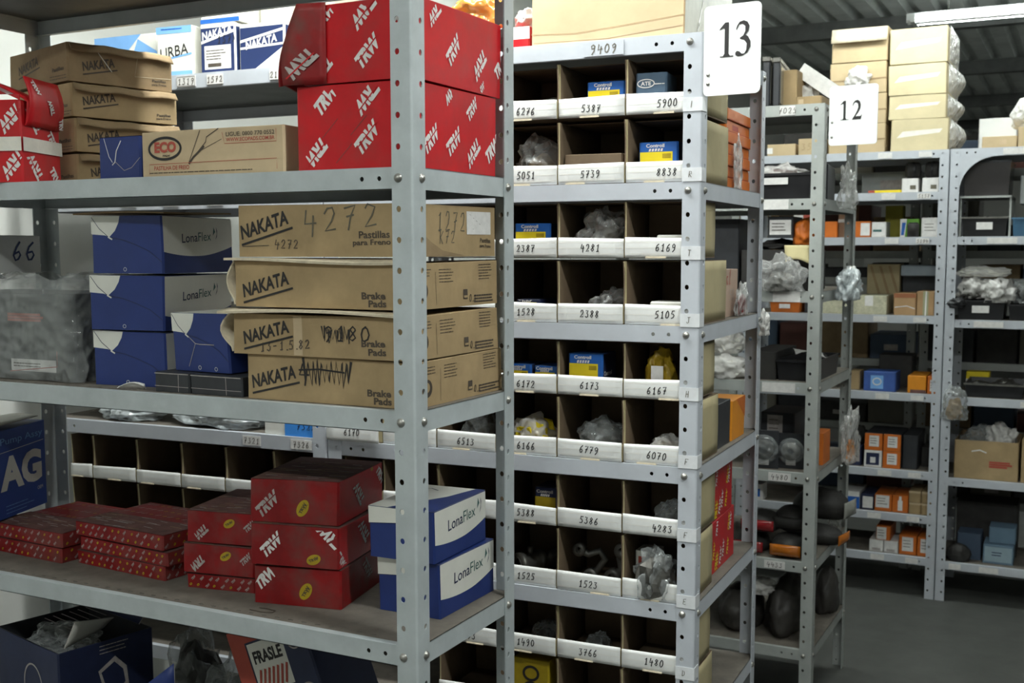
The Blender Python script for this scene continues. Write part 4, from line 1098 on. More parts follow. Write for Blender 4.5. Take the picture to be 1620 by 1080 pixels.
# ------------------------------------------------------------------ things in the bins
def p_ctrl(y0=.02, y1=.75, dark=False):
    def p(F):
        f = F('front'); f.rect(.03, y0, .86, y1, GOLD if dark else YELLOW)
        f.text('Controil', .42, y1 + .16, .040, .0078, GREYINK if dark else WINK, 0, 0, .03)
        for k in range(5): a = .25 + .075*k; f.poly([(a, y1 + .015), (a + .05, y1 + .015), (a + .07, y1 + .085), (a + .02, y1 + .085)], WINK, 2)
        f.rect(.60, y1 - .16, .82, y1 - .05, GOLD, 2); f.fine(.1, y0 + .2, .03, 2, .006, GOLD, 3)
        g = F('right'); g.text('Controil', .35, .5, .05, .01, WINK, 0, 0, .02) if not dark else None
        F('top').line([(.03,.02),(.97,.02)], .0016, WINK)
    return p
def cbox(label, u0, u1, z, h, v=.028, d=.09, m=CBLUE, pr=None, yaw=0, mside=None):
    return carton('parts_carton', label, 'box', 'R', u0, u1, v, z, d, h, m, pr or p_ctrl(), yaw=yaw, amp=.0006, n=(4, 4, 2), mside=mside)
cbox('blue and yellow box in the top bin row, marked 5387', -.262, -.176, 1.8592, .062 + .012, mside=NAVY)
def p59(F):
    f = F('front'); f.ring(.33, .74, .018, .0085, .0022, WINK); f.text('ATE', .33, .74, .022, .0085, WINK, 0, 0, .03); f.fine(.62,.72,.022,1,.005,WINK,2,.002)
    f.line([(0,.50),(1,.50)], .0014, NAVY); f.rect(.55,.28,.95,.44,WINK,2); f.fine(.05,.4,.03,2,.01,WINK,4,.002)
cbox('grey-blue box with an oval emblem in the bin marked 5900', -.152, -.085, 1.8592, .086, .03, .09, mat('grey_blue_card', (.075,.125,.19), .5, 0, .12, 12), p59, 3)
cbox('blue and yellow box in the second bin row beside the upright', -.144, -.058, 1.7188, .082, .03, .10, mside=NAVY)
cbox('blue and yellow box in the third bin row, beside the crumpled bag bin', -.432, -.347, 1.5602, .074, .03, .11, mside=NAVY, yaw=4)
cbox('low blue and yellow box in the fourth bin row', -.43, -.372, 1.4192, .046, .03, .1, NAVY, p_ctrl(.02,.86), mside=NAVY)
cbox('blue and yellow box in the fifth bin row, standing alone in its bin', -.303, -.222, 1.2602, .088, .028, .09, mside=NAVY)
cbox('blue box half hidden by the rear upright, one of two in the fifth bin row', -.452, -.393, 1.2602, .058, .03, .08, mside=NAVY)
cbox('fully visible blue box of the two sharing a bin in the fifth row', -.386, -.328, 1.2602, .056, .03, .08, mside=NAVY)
cbox('dark blue and ochre box in the bin marked 5388', -.385, -.325, .962, .078, .03, .08, NAVY, p_ctrl(.02,.72,True))
carton('card_divider', 'inner card box sitting low in the bin marked 5739', 'box', 'R', -.312, -.178, .022, 1.7188, .15, .062, BINSHADE, amp=.001, open_top=True, mtop=BINSHADE)
carton('parts_carton', 'yellow box with black lettering in the bin under the one marked 1490', 'box', 'R', -.435, -.345, .02, .5190, .1, .118, GOLD, lambda F: (F('front').ring(.5,.72,.018,.016,.006,INK), F('front').ring(.5,.40,.018,.016,.006,INK), F('front').rect(.3,.12,.75,.2,INK,2)), amp=.001)
bag('crumpled clear bag of small parts in the bin marked 5051', 'R', -.392, .09, 1.719, .135, .13, .118, CLEAR, inner=KRAFT, rough=.35)
bag('crumpled clear bag standing up in the bin marked 4281', 'R', -.243, .085, 1.560, .140, .13, .112, CLEAR, inner=IRON, rough=.5)
bag('clear bag lying in the bin marked 2388', 'R', -.224, .09, 1.419, .085, .14, .075, CLEAR, inner=IRON, rough=.45)
bag('yellow bag with a paper tag in the bin marked 6167', 'R', -.10, .07, 1.260, .075, .06, .106, plastic('amber_film', (.55,.36,.03), .2), inner=GOLD, tag_note=True, rough=.3)
bag('yellow and green bag of parts in the bin marked 6166', 'R', -.40, .07, 1.119, .115, .10, .088, MILK, inner=YELLOW, rough=.35, insize=.9)
bag('clear bag of dark parts heaped in the bin marked 6779', 'R', -.238, .075, 1.119, .125, .12, .088, SMOKE, inner=IRON, rough=.3, insize=.8)
bag('yellow and white bag low in the bin marked 6070', 'R', -.085, .07, 1.119, .09, .09, .056, MILK, inner=GOLD, rough=.35, insize=.85)
bag('bag of grey parts in the bin marked 6513', 'R', -.534, .075, 1.119, .10, .10, .082, SMOKE, inner=IRON, rough=.3, insize=.8)
bag('dusty bag at the bottom of the bin marked 6276', 'R', -.36, .07, 1.8592, .09, .09, .05, MILK, inner=KRAFTD, rough=.3)
bag('crumpled smoky bag hanging out over the bin marked 14', 'R', -.098, .032, .8195, .108, .085, .118, SMOKE, inner=IRON, rough=.6, insize=.85)
def p_wr(F):
    f = F('front'); f.rect(.15,.55,.7,.85,REDINK); f.rect(.05,.05,.7,.3,NAVY)
carton('parts_carton', 'small white and red box behind the crumpled bag in the bin marked 14', 'box', 'R', -.160, -.110, .08, .8192, .06, .085, WHITE, p_wr, amp=.001)
# cast parts in the lower bins
def cyl_part(label, u, v, z, r, L, m, yaw, name='wheel_cylinder'):
    root = empty(name, W('R', u, v, z + r), FRAMES['R'][2] + radians(yaw), label, 'car part')
    b = MB(); b.lathe([(r*.45, -L/2), (r, -L/2), (r, -L*.3), (r*.8, -L*.28), (r*.8, L*.28), (r, L*.3), (r, L/2), (r*.45, L/2)], m, 18, (0,0,0), 'y'); b.build('barrel', root)
    q = MB(); q.lathe([(r*.45, -L/2 + .006), (.0005, -L/2 + .006)], RUBBER, 18, (0,0,0), 'y'); q.lathe([(r*.62, -L/2 - .003), (r*.62, -L/2), (r*.45, -L/2)], m, 18, (0,0,0), 'y'); q.build('bore', root)
    k = MB(); k.tube([(0,0,r*.7),(0,0,r*1.35)], r*.25, m, 8); k.build('bleed_nipple', root)
cyl_part('grey cast cylinder lying in the bin marked 1525', -.416, .075, .8195, .028, .065, IRON, -35)
cyl_part('small grey cylinder behind the first one in the bin marked 1525', -.364, .13, .8195, .024, .055, IRON, 55)
def arm(label, u, v, z, pts, r, m):
    root = empty('lever_arm', W('R', u, v, z), FRAMES['R'][2], label, 'car part')
    b = MB(); b.tube(pts, [r*1.2] + [r]*(len(pts)-2) + [r*1.2], m, 10); b.build('arm', root)
    for p in (pts[0], pts[-1]):
        q = MB(); q.lathe([(r*.9,-r), (r*1.9,-r), (r*1.9,r), (r*.9,r)], m, 16, p, 'y'); q.build('eye', root)
arm('curved iron lever in the bin marked 1523', -.255, .07, .819, [(-.035,0,.075),(-.015,.005,.064),(.01,.01,.074),(.022,.012,.055),(.005,.01,.03),(-.01,.005,.018)], .008, IRON)
arm('second iron lever with an eye in the bin marked 1523', -.205, .075, .819, [(.018,0,.082),(.01,.006,.06),(.012,.01,.035),(-.008,.006,.018)], .010, IRON)
bag('dark bag in the bin marked 4283', 'R', -.07, .08, .962, .09, .1, .07, SMOKE, inner=IRON)
bag('bag of parts low in the ninth bin row, two in from the upright', 'R', -.38, .09, .660, .08, .08, .05, SMOKE, inner=IRON)
bag('bag of parts low in the ninth bin row, one in from the upright', 'R', -.25, .08, .660, .06, .08, .045, SMOKE, inner=IRON)
for u, z, n in ((-.062, 1.5602, 'third'), (-.075, 1.4192, 'fourth')):
    mb = MB(); mb.rbox((-.04,-.03,0),(.04,.03,.046),WHITE,.003); tag(mb.build('packet', None, W('R', u, .055, z), .04), 'white packet lying in the %s bin row beside the upright' % n, 'packet')

# ------------------------------------------------------------------ top and back of the pigeonhole rack
ST = 2.0152
def p_topc(F):
    f = F('front'); f.line([(.0,.12),(.3,.10),(.6,.14),(1,.2)], .0012, KRAFT); f.line([(.02,.04),(.5,.03),(.98,.10)], .003, KRAFTL)
    f = F('right'); f.rect(0,0,1,1,mat('film_covered_card', (.42,.40,.30), .35, 0, .25, 14)); f.line([(.2,.0),(.35,.5),(.3,1)], .004, MILK, 3)
carton('parts_carton', 'big tan carton on top of the pigeonhole rack, beside the sign 13', 'box', 'R', -.388, -.045, .018, ST, .40, .21, mat('bright_kraft_card', (.60,.44,.27), .8, 0, .12, 8, .1, 35), p_topc, amp=.0025)
bag('orange bag of parts on top of the pigeonhole rack behind the red cartons', 'R', -.56, .10, ST + .052, .17, .16, .085, plastic('orange_film', (.80,.30,.05), .18), inner=ORANGE, rough=.3)
carton('parts_carton', 'red and white box under the orange bag on top of the pigeonhole rack', 'box', 'R', -.64, -.40, .035, ST, .2, .05, RED, lambda F: F('front').poly([(0,.35),(.55,.45),(1,.45),(1,1),(0,1)], WINK), amp=.001)
bag('clear bag with small print on top of the pigeonhole rack, beside the big tan carton', 'R', -.428, .10, ST + .051, .06, .1, .05, MILK, inner=REDD, rough=.3)
carton('parts_carton', 'white box behind the orange bag on top of the pigeonhole rack', 'box', 'R', -.78, -.66, .06, ST, .2, .08, WHITE, lambda F: F('front').rect(.1,.2,.9,.5,SKY), amp=.001)
for i in range(7):
    carton('flat_carton', 'flat orange box, %s of seven stacked behind the top bins' % ('lowest', 'second lowest', 'third up', 'fourth up', 'fifth up', 'sixth up', 'topmost')[i], 'box', 'R', -.20, -.022 - .003*(i % 2), .30, 1.7158 + .0262*i, .235, .0255, (ORANGE, AMBER)[i in (5, 6) and 0], lambda F: (F('right').line([(.02,.06),(.98,.06)], .0012, REDINK), F('right').rect(.25,.2,.5,.7,REDINK if _seed[0] % 3 == 0 else ORANGE)), amp=.0008, n=(4, 5, 2), group='flat orange boxes stacked behind the top bins')
bag('loose clear film over the orange boxes beside the post', 'R', -.012, .37, 1.7165, .012, .10, .13, CLEAR, rough=.5) 
def p_rd(F):
    f = F('right'); rr = random.Random(4)
    for k in range(9): a = .1 + .8*rr.random(); b = .1 + .8*rr.random(); f.text('TRW', a, b, .045, .016, WINK if k % 2 else YELLOW, 74, .2, .03)
for i, (z, h) in enumerate(((.8158, .125), (.942, .118))):
    carton('parts_carton', ('lower of two red boxes behind the bins on the end of the pigeonhole rack', 'upper of two red boxes behind the bins on the end of the pigeonhole rack')[i], 'box', 'R', -.2, -.03, .23, z, .24 - .03*i, h, RED, p_rd, amp=.001)
carton('parts_carton', 'dark box behind the bins beside an orange one', 'box', 'R', -.2, -.02, .235, 1.1158, .13, .105, DARKBOX, amp=.001)
carton('parts_carton', 'orange box next to the dark one behind the bins', 'box', 'R', -.15, -.018, .375, 1.1158, .13, .10, AMBER, lambda F: F('right').poly([(0,1),(.3,1),(1,.45),(1,1)], ORANGE), amp=.002)
def p_sm(F):
    f = F('right'); f.hand('Smal', .06, .68, .03, REDINK, wd=.003); f.hand('50', .55, .35, .025, GREYINK, wd=.003)
carton('packet', 'tan packet with red handwriting behind the bins of the fourth row', 'packet', 'R', -.18, -.03, .285, 1.4158, .18, .115, mat('pinkish_paper', (.50,.36,.28), .7), p_sm, amp=.002)
bag('clear bag with dark red parts in front of the tan packet', 'R', -.014, .44, 1.4158, .02, .14, .085, CLEAR, inner=REDD, rough=.4)
bag('wisp of clear film sticking out at the rear upright of the pigeonhole rack', 'R', .018, .545, 1.36, .03, .05, .07, MILK, rough=.7, freq=3)

# ------------------------------------------------------------------ the left rear rack
def p_urba(F):
    f = F('front'); f.text('URBA', .50, .50, .085, .027, INK, 8, .1, .0); f.rect(0,.86,1,1,SKY); f.rect(0,0,1,.10,SKY); f.poly([(0,.30),(1,.42),(1,.46),(0,.34)], SKY)
    f.fine(.15,.95,.08,1,.006,CBLUE,3,.003)
carton('parts_carton', 'white and sky blue box on the top shelf behind the slumped brown stack', 'box', 'R', -1.43, -1.322, .022, ST, .2, .125, WHITE, p_urba, amp=.001, yaw=3)
def p_nk(sticker):
    def p(F):
        f = F('front'); f.rect(.03,.03,.97,.92,BLUEN); f.poly([(.03,.60),(.97,.80),(.97,.86),(.03,.66)], WINK, 2)
        f.text('NAKATA', .50, .82 if sticker else .60, .095, .020, WINK, 9, .15, .04)
        if not sticker: f.poly([(.03,.46),(.97,.50),(.97,.55),(.03,.51)], WINK, 2); f.poly([(.97,.03),(.97,.46),(.35,.03)], WHITE, 2)
        if sticker: f.rect(.12,.08,.88,.56,WINK,2); f.hand('1572', .50, .60, .017, INK, wd=.002, k=4); f.fine(.18,.46,.06,4,.007,INKB,5,.0018,3); f.rect(.22,.13,.6,.20,INKB,3)
        g = F('right'); g.rect(.03,.03,.97,.92,BLUEN)
    return p
carton('parts_carton', 'navy and white box with a white sticker, seen over the long tan carton', 'box', 'R', -1.296, -1.188, .022, ST, .16, .122, WHITE, p_nk(True), amp=.001)
carton('parts_carton', 'navy and white box without a sticker, next to a crumpled bag on the top shelf', 'box', 'R', -1.181, -1.045, .028, ST, .16, .114, WHITE, p_nk(False), amp=.001)
carton('parts_carton', 'white and blue box on top of the one with the sticker', 'box', 'R', -1.30, -1.18, .03, ST + .124, .16, .06, WHITE, lambda F: (F('front').rect(0,.0,1,.18,CBLUE), F('front').text('URBA', .5,.55,.07,.02,INK)), amp=.001)
carton('parts_carton', 'beige box on top of the navy box without a sticker', 'box', 'R', -1.17, -.95, .10, ST + .116, .2, .07, mat('beige_card', (.55,.52,.40), .7, 0, .1, 9), lambda F: F('front').rect(.2,.3,.45,.7,WINK), amp=.001)
carton('parts_carton', 'pale blue and white box low on the top shelf behind the brown stack', 'box', 'R', -1.66, -1.45, .04, ST, .2, .118, WHITE, lambda F: (F('front').poly([(0,.5),(.5,.6),(.75,1),(0,1)], SKY), F('front').poly([(.7,.9),(1,.6),(1,.3),(.6,.5)], SKY)), amp=.001)
bag('crumpled clear bag beside the navy boxes on the top shelf', 'R', -.985, .09, ST, .10, .12, .08, MILK, inner=CBLUE, rough=.4, insize=.4)
bag('silvery bag of parts above the blank bins, farther from the blue note', 'R', -1.60, .08, 1.1152, .22, .14, .045, SILVER, inner=IRON, rough=.3, insize=.8)
bag('silvery bag of parts above the blank bins, nearer the blue note', 'R', -1.31, .08, 1.1152, .30, .15, .05, SILVER, inner=IRON, rough=.3, insize=.8)
carton('card_box', 'low white card box above the blue note', 'box', 'R', -1.12, -.935, .012, 1.1155, .2, .045, WHITE, amp=.0008)
mb = MB(); mb.box((-.056, 0, 0), (.056, .0012, .042), mat('bright_note_blue', (.05,.28,.80), .6, 0, .05)); f = Face(mb, 'front', .112, 0, .042); f.P = lambda a, b, k=1: (-.056 + a, -.0003*k, b); f.hand('7322', .32, .42, .016, NAVY, wd=.0022)
tag(mb.build('paper_note', None, W('R', -.998, .0075, 1.1155), FRAMES['R'][2]), 'bright blue paper note with a number on the shelf edge above the blank bins', 'note')
# ------------------------------------------------------------------ the rack with sign 12
def tray(label, fr, u0, u1, v, z, d, h, m, note=True, lumps=None, seed=1, rim=None, yaw=0, cat='tray'):
    w = u1 - u0
    r = empty('parts_tray', W(fr, (u0+u1)/2, v + d/2, z), FRAMES[fr][2] + radians(yaw), label, cat)
    b = MB(); t = .004; k = .93
    o = [(-w/2*k,-d/2*k,0),(w/2*k,-d/2*k,0),(w/2*k,d/2*k,0),(-w/2*k,d/2*k,0),(-w/2,-d/2,h),(w/2,-d/2,h),(w/2,d/2,h),(-w/2,d/2,h)]
    i = [(x*(1 - t/abs(x)), y*(1 - t/abs(y)), zz + (t if zz == 0 else 0)) for x, y, zz in o]
    b.add(o, [(3,2,1,0),(0,1,5,4),(1,2,6,5),(2,3,7,6),(3,0,4,7)], m)
    b.add(i, [(0,1,2,3),(4,5,1,0),(5,6,2,1),(6,7,3,2),(7,4,0,3)], m)
    b.add(o[4:] + i[4:], [(0,1,5,4),(1,2,6,5),(2,3,7,6),(3,0,4,7)], rim or m)
    for s in (-1, 1): b.box((-w/2 - .004, s*d/2 - .003, h - .008), (w/2 + .004, s*d/2 + .003, h), rim or m)
    b.build('tray_body', r)
    if note:
        n = MB(); a = w*.18; n.box((-a, -d/2 - .0035, h*.35), (a, -d/2 - .0022 + .002, h*.72), WINK); n.build('paper_label', r)
    if lumps:
        rr = random.Random(seed)
        for q in range(7):
            L = blob_mesh(w*.36, d*.36, h*.55, lumps, seed*13 + q, .35, 2.4, sub=3)
            L.build('loose_part', r, (rr.uniform(-.3,.3)*w, rr.uniform(-.3,.3)*d, h*.30 + .01*(q % 3)))
    return r
def sbox(label, u0, u1, v, z, d, h, m, pr=None, yaw=0, fr='S', **k):
    return carton('parts_carton', label, 'box', fr, u0, u1, v, z, d, h, m, pr, yaw=yaw, amp=.001, n=(4, 4, 2), **k)
def sticker(a0, b0, a1, b1, m=WINK, ink=True):
    def p(F):
        f = F('front'); f.rect(a0, b0, a1, b1, m, 2)
        if ink: f.fine(a0 + .12*(a1-a0), b0 + .75*(b1-b0), f.W*(a1-a0)*.75, 3, f.H*(b1-b0)*.22, INKB, 3, .0028, 3)
    return p
T0, T1, T2, T3, T4, T5, T6 = [l + .0182 for l in LS]
# on top
for i, (u, hh) in enumerate(((-.205, .155), (-.172, .150))):
    r = empty('radiator_frame', W('S', u, .10, T0), FRAMES['S'][2] + .12, ('black ribbed panel standing on top of the rack by sign 12, outer one', 'black ribbed panel standing on top of the rack by sign 12, inner one')[i], 'panel')
    b = MB(); b.rbox((-.011, -.09, 0), (.011, .16, hh), DARKBOX, .003); b.build('panel', r)
    c = MB(); c.rbox((-.013, -.095, hh - .012), (.013, .165, hh + .004), IRON, .002); c.build('top_rail', r)
    c = MB(); c.rbox((.0112, -.07, .01), (.0128, .14, hh - .02), GREYGLASS, .0005); c.build('inset', r)
o = sbox('long white box leaning down to the side on top of the rack by sign 12', -.155, -.01, .18, T0 + .075, .10, .05, WINK); o.rotation_euler = (0, radians(36), .05)
sbox('tan carton propping up the long white box', -.165, -.115, .10, T0, .2, .125, KRAFT)
sbox('small tan carton beside the sign 12', -.105, -.022, .045, T0, .16, .030, KRAFT, lambda F: F('front').rect(.1,.2,.3,.7,KRAFTL))
bag('white film bundle under the long white box', 'S', -.11, .22, T0, .09, .10, .10, MILK, inner=WHITE, rough=.4)
# second level
tray('black open tray with a white label on the second level by sign 12', 'S', -.30, -.045, .03, T1, .28, .085, BLACKP, False, RUBBER, 3)
mb = MB(); mb.box((-.045,0,0),(.045,.0012,.022),WINK); tag(mb.build('paper_label', None, W('S', -.165, .026, T1 + .048), 0), 'white label strip hung on the black open tray', 'label')
bag('bright crumpled bag heaped in the black open tray', 'S', -.165, .12, T1 + .072, .18, .16, .055, MILK, inner=REDD, rough=.45)
bag('bluish clear bag hanging beside the upright, second level', 'S', .036, .23, T1 - .03, .07, .16, .16, CLEAR, rough=.55)
mb = MB(); mb.rbox((-.012,-.12,0),(.012,.14,.125),DARKBOX,.004); tag(mb.build('rubber_mat', None, W('S', -.055, .33, T1), .1), 'dark flap standing behind the black open tray', 'flap')
# third level
sbox('black box on the third level under a bagged bundle', -.28, -.05, .06, T2, .25, .135, RUBBER, None)
bag('large clear bag bulging over the third shelf by sign 12', 'S', -.135, .0, T2, .20, .11, .13, CLEAR, inner=IRON, rough=.5, insize=.5)
sbox('dark box with a white sticker tipped on the black box', -.19, -.105, .05, T2 + .175, .14, .07, DARKBOX, sticker(.08,.14,.92,.84))
bag('dark crumpled bag under the tipped box', 'S', -.17, .16, T2 + .136, .17, .16, .038, RUBBER, rough=.3, smooth=True)
bag('orange padded bag beside the tipped box', 'S', -.072, .09, T2 + .15, .085, .10, .092, ORANGE, rough=.22, smooth=True)
mb = MB(); mb.sheet(lambda s, t: (-.042 + .084*s + .008*t, -.010*t, -.055*t + .010*sin(4*s)*t), 6, 5, .0012, mat('cream_paper', (.62,.54,.30), .8)); tag(mb.build('paper_sheet', None, W('S', -.085, .026, T2 + .150), 0), 'cream paper hanging under the orange bag', 'paper')
bag('shiny clear bag wrapped round the side of the third shelf', 'S', .044, .25, T2 - .035, .08, .30, .115, SILVER, rough=.5)
bag('wisp of clear film at the corner of the third shelf', 'S', -.24, .02, T2 , .05, .035, .035, MILK, rough=.6)
sbox('dark box standing at the back of the third shelf', -.42, -.30, .10, T2, .3, .24, DARKBOX)
# fourth level
bag('white sack on the fourth shelf behind the pigeonhole rack', 'S', -.335, .08, T3 + .0, .18, .16, .085, MILK, inner=WHITE, rough=.3, insize=.9)
bag('second white sack lying on the first one', 'S', -.345, .12, T3 + .08, .15, .14, .09, MILK, inner=WHITE, rough=.3, insize=.85)
tray('black tray at the open end of the fourth shelf', 'S', -.15, -.012, .05, T3, .34, .07, BLACKP, False, RUBBER, 5)
mb = MB(); mb.sheet(lambda s, t: (-.05 + .1*s, -.06 + .12*t, .012*sin(4*s + 2*t)), 6, 5, .001, WINK); tag(mb.build('paper_sheet', None, W('S', -.075, .20, T3 + .082), .3), 'white paper lying over the black tray', 'paper')
sbox('dark ribbed box beside the black tray', -.245, -.155, .06, T3, .3, .095, RUBBER)
# fifth level: blister packs
def blister(label, u, v, z, w, h, inner, col=REDINK):
    r = empty('blister_pack', W('S', u, v, z), FRAMES['S'][2] + .08, label, 'pack')
    b = MB(); b.lathe([(.001, -.020), (w*.42, -.018), (w*.5, -.006), (w*.5, 0)], SMOKE, 20, (0, 0, h*.5), 'y'); b.build('shell', r)
    c = MB(); c.rbox((-w/2, 0, 0), (w/2, .004, h), DARKBOX, .001); c.box((-w*.18, -.0008, .012), (w*.18, .0002, .03), WINK); c.build('card', r)
    d = MB(); d.lathe([(w*.12, -.012), (w*.34, -.012), (w*.36, -.002), (w*.12, -.002)], inner, 20, (0, 0, h*.5), 'y'); d.build('part', r)
blister('round blister pack with dark red lettering on the fifth shelf by sign 12', -.185, .04, T4, .10, .13, RUBBER)
blister('dark blister pack behind the round one on the fifth shelf', -.10, .07, T4, .09, .12, IRON)
sbox('dark box with a pale framed label at the back of the fifth shelf', -.24, -.12, .20, T4, .2, .17, DARKBOX, sticker(.2,.55,.65,.95,GREYINK))
bag('clear bag draped over the end of the fifth shelf', 'S', .03, .43, T4 - .02, .056, .28, .20, CLEAR, rough=.55, inner=AMBER, insize=.4)
sbox('orange box at the end of the fifth shelf', -.055, -.016, .18, T4, .12, .11, ORANGE)
# sixth level: lamps
def headlamp(label, u, v, z, w, h, d, m, yaw=0):
    r = empty('headlamp', W('S', u, v, z), FRAMES['S'][2] + radians(yaw), label, 'lamp')
    b = blob_mesh(w, d, h, RUBBER, int(abs(u)*1000) + 3, .12, 1.2, sub=3, smooth=True); b.build('housing', r)
    l = MB(); l.sheet(lambda s, t: ((s - .5)*w*.86, -d*.48 - .012*sin(pi*s)*sin(pi*t), h*.15 + h*.5*t), 8, 6, .003, m, m); l.build('lens', r)
headlamp('tail lamp with a red lens, lying on the sixth shelf by sign 12', -.20, .10, T5 + .075, .13, .07, .14, LENSR)
headlamp('lamp with an amber lens low on the sixth shelf by sign 12', -.10, .09, T5, .12, .075, .15, LENSO)
headlamp('lamp with a dark red lens low on the sixth shelf by sign 12', -.23, .10, T5, .12, .07, .15, LENSR)
headlamp('clear glass lamp leaning at the end of the sixth shelf', -.06, .40, T5 + .07, .13, .11, .22, GREYGLASS, 80)
headlamp('amber lamp under the clear glass one at the end of the sixth shelf', -.06, .30, T5, .12, .07, .22, LENSO, 80)
headlamp('dark lamp stacked in the middle of the sixth shelf', -.10, .14, T5 + .08, .13, .08, .15, RUBBER)
bag('bluish film beside the lamps at the end of the sixth shelf', 'S', -.03, .49, T5, .05, .08, .08, CLEAR, rough=.5)
sbox('small white and blue box hung under the fifth shelf', -.235, -.19, .06, T5 + .185, .06, .055, WINK, sticker(.2,.2,.8,.7,CBLUE,False))
# bottom level
for i, (u, v, sx, sy, sz) in enumerate(((-.29, .2, .16, .3, .15), (-.13, .24, .15, .36, .20), (-.05, .47, .09, .16, .17))):
    bag('dark bulky sack on the bottom shelf by sign 12, %s' % ('under the white bag', 'the tallest', 'at its open end')[i], 'S', u, v, T6, sx, sy, sz, mat('dark_sack', (.055,.05,.045), .5, 0, .4, 14), rough=.16, freq=1.4, cat='sack', name='sack', smooth=True)
bag('white film bag on top of the dark sacks on the bottom shelf', 'S', -.215, .12, T6 + .145, .13, .11, .06, MILK, inner=WHITE, rough=.4)

# ------------------------------------------------------------------ the far racks
B = [l + .0188 for l in LF]; G = [l + .0188 for l in LG]
fb = lambda *a, **k: sbox(*a, fr='F', **k)
GT = 'cartons stacked on top of the plain far rack'
def p_fl(F):
    f = F('front'); f.line([(0,.42),(1,.46)], .006, KRAFTD)
BRK = mat('bright_kraft', (.52,.40,.24), .8, 0, .12, 8, .1, 35)
PAPER = mat('cream_kraft', (.62,.53,.33), .7, 0, .12, 8, .15, 20)
def lid_up(root, w, d, h, wf):
    mb = MB(); mb.sheet(lambda s, t: (-w/2 + w*s, -d/2 - .004 - .02*t, h*.98 - h*.42*t), 5, 3, .004, BRK, EDGE); mb.build('lid_flap', root)
z = B[0]; HL = (.130, .135, .140, .150)
for i, h in enumerate(HL):
    carton('parts_carton', ('tan carton at the bottom of the tall stack behind the sign 12', 'tan carton second from the bottom of the tall stack behind the sign 12', 'tan carton with clear film on its front, third up behind the sign 12', 'tan carton with its lid flap down, on top of the stack behind the sign 12')[i],
           'box', 'F', -.548 + .004*(i % 2), -.302, .03, z, .36, h - .002, BRK, p_fl if i < 3 else None, amp=.002, parts=lid_up if i == 3 else None); z += h
bag('bright crumpled film on the front of the third carton behind the sign 12', 'F', -.42, .005, B[0] + .285, .12, .04, .10, MILK, rough=.5)
z = B[0]
for i, h in enumerate((.140, .105, .135, .155)):
    def wrap(root, w, d, h_, wf, i=i):
        mb = MB()
        mb.sheet(lambda s, t: (w/2 + .008 + .036*sin(pi*t)*sin(pi*s)*(1.4 if i < 3 else .4), -d/2 + d*s, .004 + (h_ - .006)*t), 10, 8, .0006, CLEAR, CLEAR); mb.build('film_wrap', root)
    carton('parts_carton', ('bulging film-wrapped tan carton at the bottom of the tallest stack under the lamp', 'film-wrapped tan carton second from the bottom of the tallest stack', 'film-wrapped tan carton third up in the tallest stack', 'tan carton on top of the tallest stack, close under the lamp')[i],
           'box', 'F', -.290 + (.012 if i == 0 else 0), -.050 + (.012 if i == 0 else 0), .028, z, .40, h - .002, PAPER, lambda F: F('front').poly([(.1,.42),(.85,.55),(.9,.68),(.2,.62)], TAPE), amp=.004 if i < 3 else .002, parts=wrap); z += h
fb('low tan carton on the far rack seen above the bagged tray', -.83, -.70, .03, B[0], .3, .055, BRK, lambda F: F('front').rect(.0,.2,.2,.7,WINK))
fb('tan carton with faint printed figures on the far rack, next to the sign 12', -.685, -.565, .03, B[0], .3, .075, BRK, lambda F: F('front').hand('3533', .1,.3,.03,KRAFT,wd=.003))
fb('long low tan carton on top of the gusseted far rack', .10, .24, .05, B[0], .3, .05, BRK, lambda F: F('front').rect(.5,.3,.7,.7,KRAFTL))
fb('taller tan carton at the edge of view on top of the gusseted far rack', .245, .42, .04, B[0], .3, .085, BRK)
fb('white box on top of the gusseted far rack, behind the low tan carton', .06, .22, .36, B[0], .10, .16, SIGNW)
bag('big glossy white bag on the cartons of the gusseted far rack', 'F', .33, .15, B[0] + .084, .26, .22, .16, MILK, inner=WHITE, rough=.25, insize=.9)
# level by level, plain far rack
for i, (u0, u1) in enumerate(((-.222, -.152), (-.137, -.066))):
    fb('white box under a black round part, second far shelf, %s' % ('inner one', 'outer one by the upright')[i], u0, u1, .03, B[1], .1, .062, WINK, sticker(.5,.2,.85,.5,PEN,False))
    r = empty('rubber_mount', W('F', (u0+u1)/2 + .004, .08, B[1] + .0625), .3 - .4*i, 'black round rubber part on a white box, %s' % ('inner one', 'outer one by the upright')[i], 'car part')
    b = MB(); b.lathe([(.0005, -.03), (.030, -.03), (.036, -.022), (.036, .022), (.030, .03), (.0005, .03)], RUBBER, 22, (0, 0, .036), 'x'); b.build('body', r)
    b = MB(); b.lathe([(.0365, -.006), (.0385, -.004), (.0385, .004), (.0365, .006)], BLACKP, 22, (0, 0, .036), 'x'); b.build('rib', r)
fb('flat yellow box on the second shelf of the plain far rack', -.366, -.224, .03, B[1], .2, .012, YELLOW, lambda F: F('front').rect(0,0,.2,1,REDINK))
fb('long grey and white carton at the back of the second shelf, plain far rack', -.44, -.20, .28, B[1], .12, .10, mat('pale_grey_card', (.36,.38,.38), .7), sticker(.35,.3,.75,.7,GREYINK,False))
fb('orange box on the third shelf of the plain far rack', -.420, -.352, .03, B[2], .12, .072, ORANGE, sticker(.35,.1,.95,.9,WINK,False))
fb('white box with a rounded label on the third shelf of the plain far rack', -.348, -.285, .03, B[2], .12, .068, WINK, sticker(.1,.35,.7,.5,TEAL,False))
fb('orange box at the inner end of the third shelf, plain far rack', -.60, -.50, .03, B[2], .12, .072, ORANGE, sticker(.0,.0,.35,1,WINK,False))
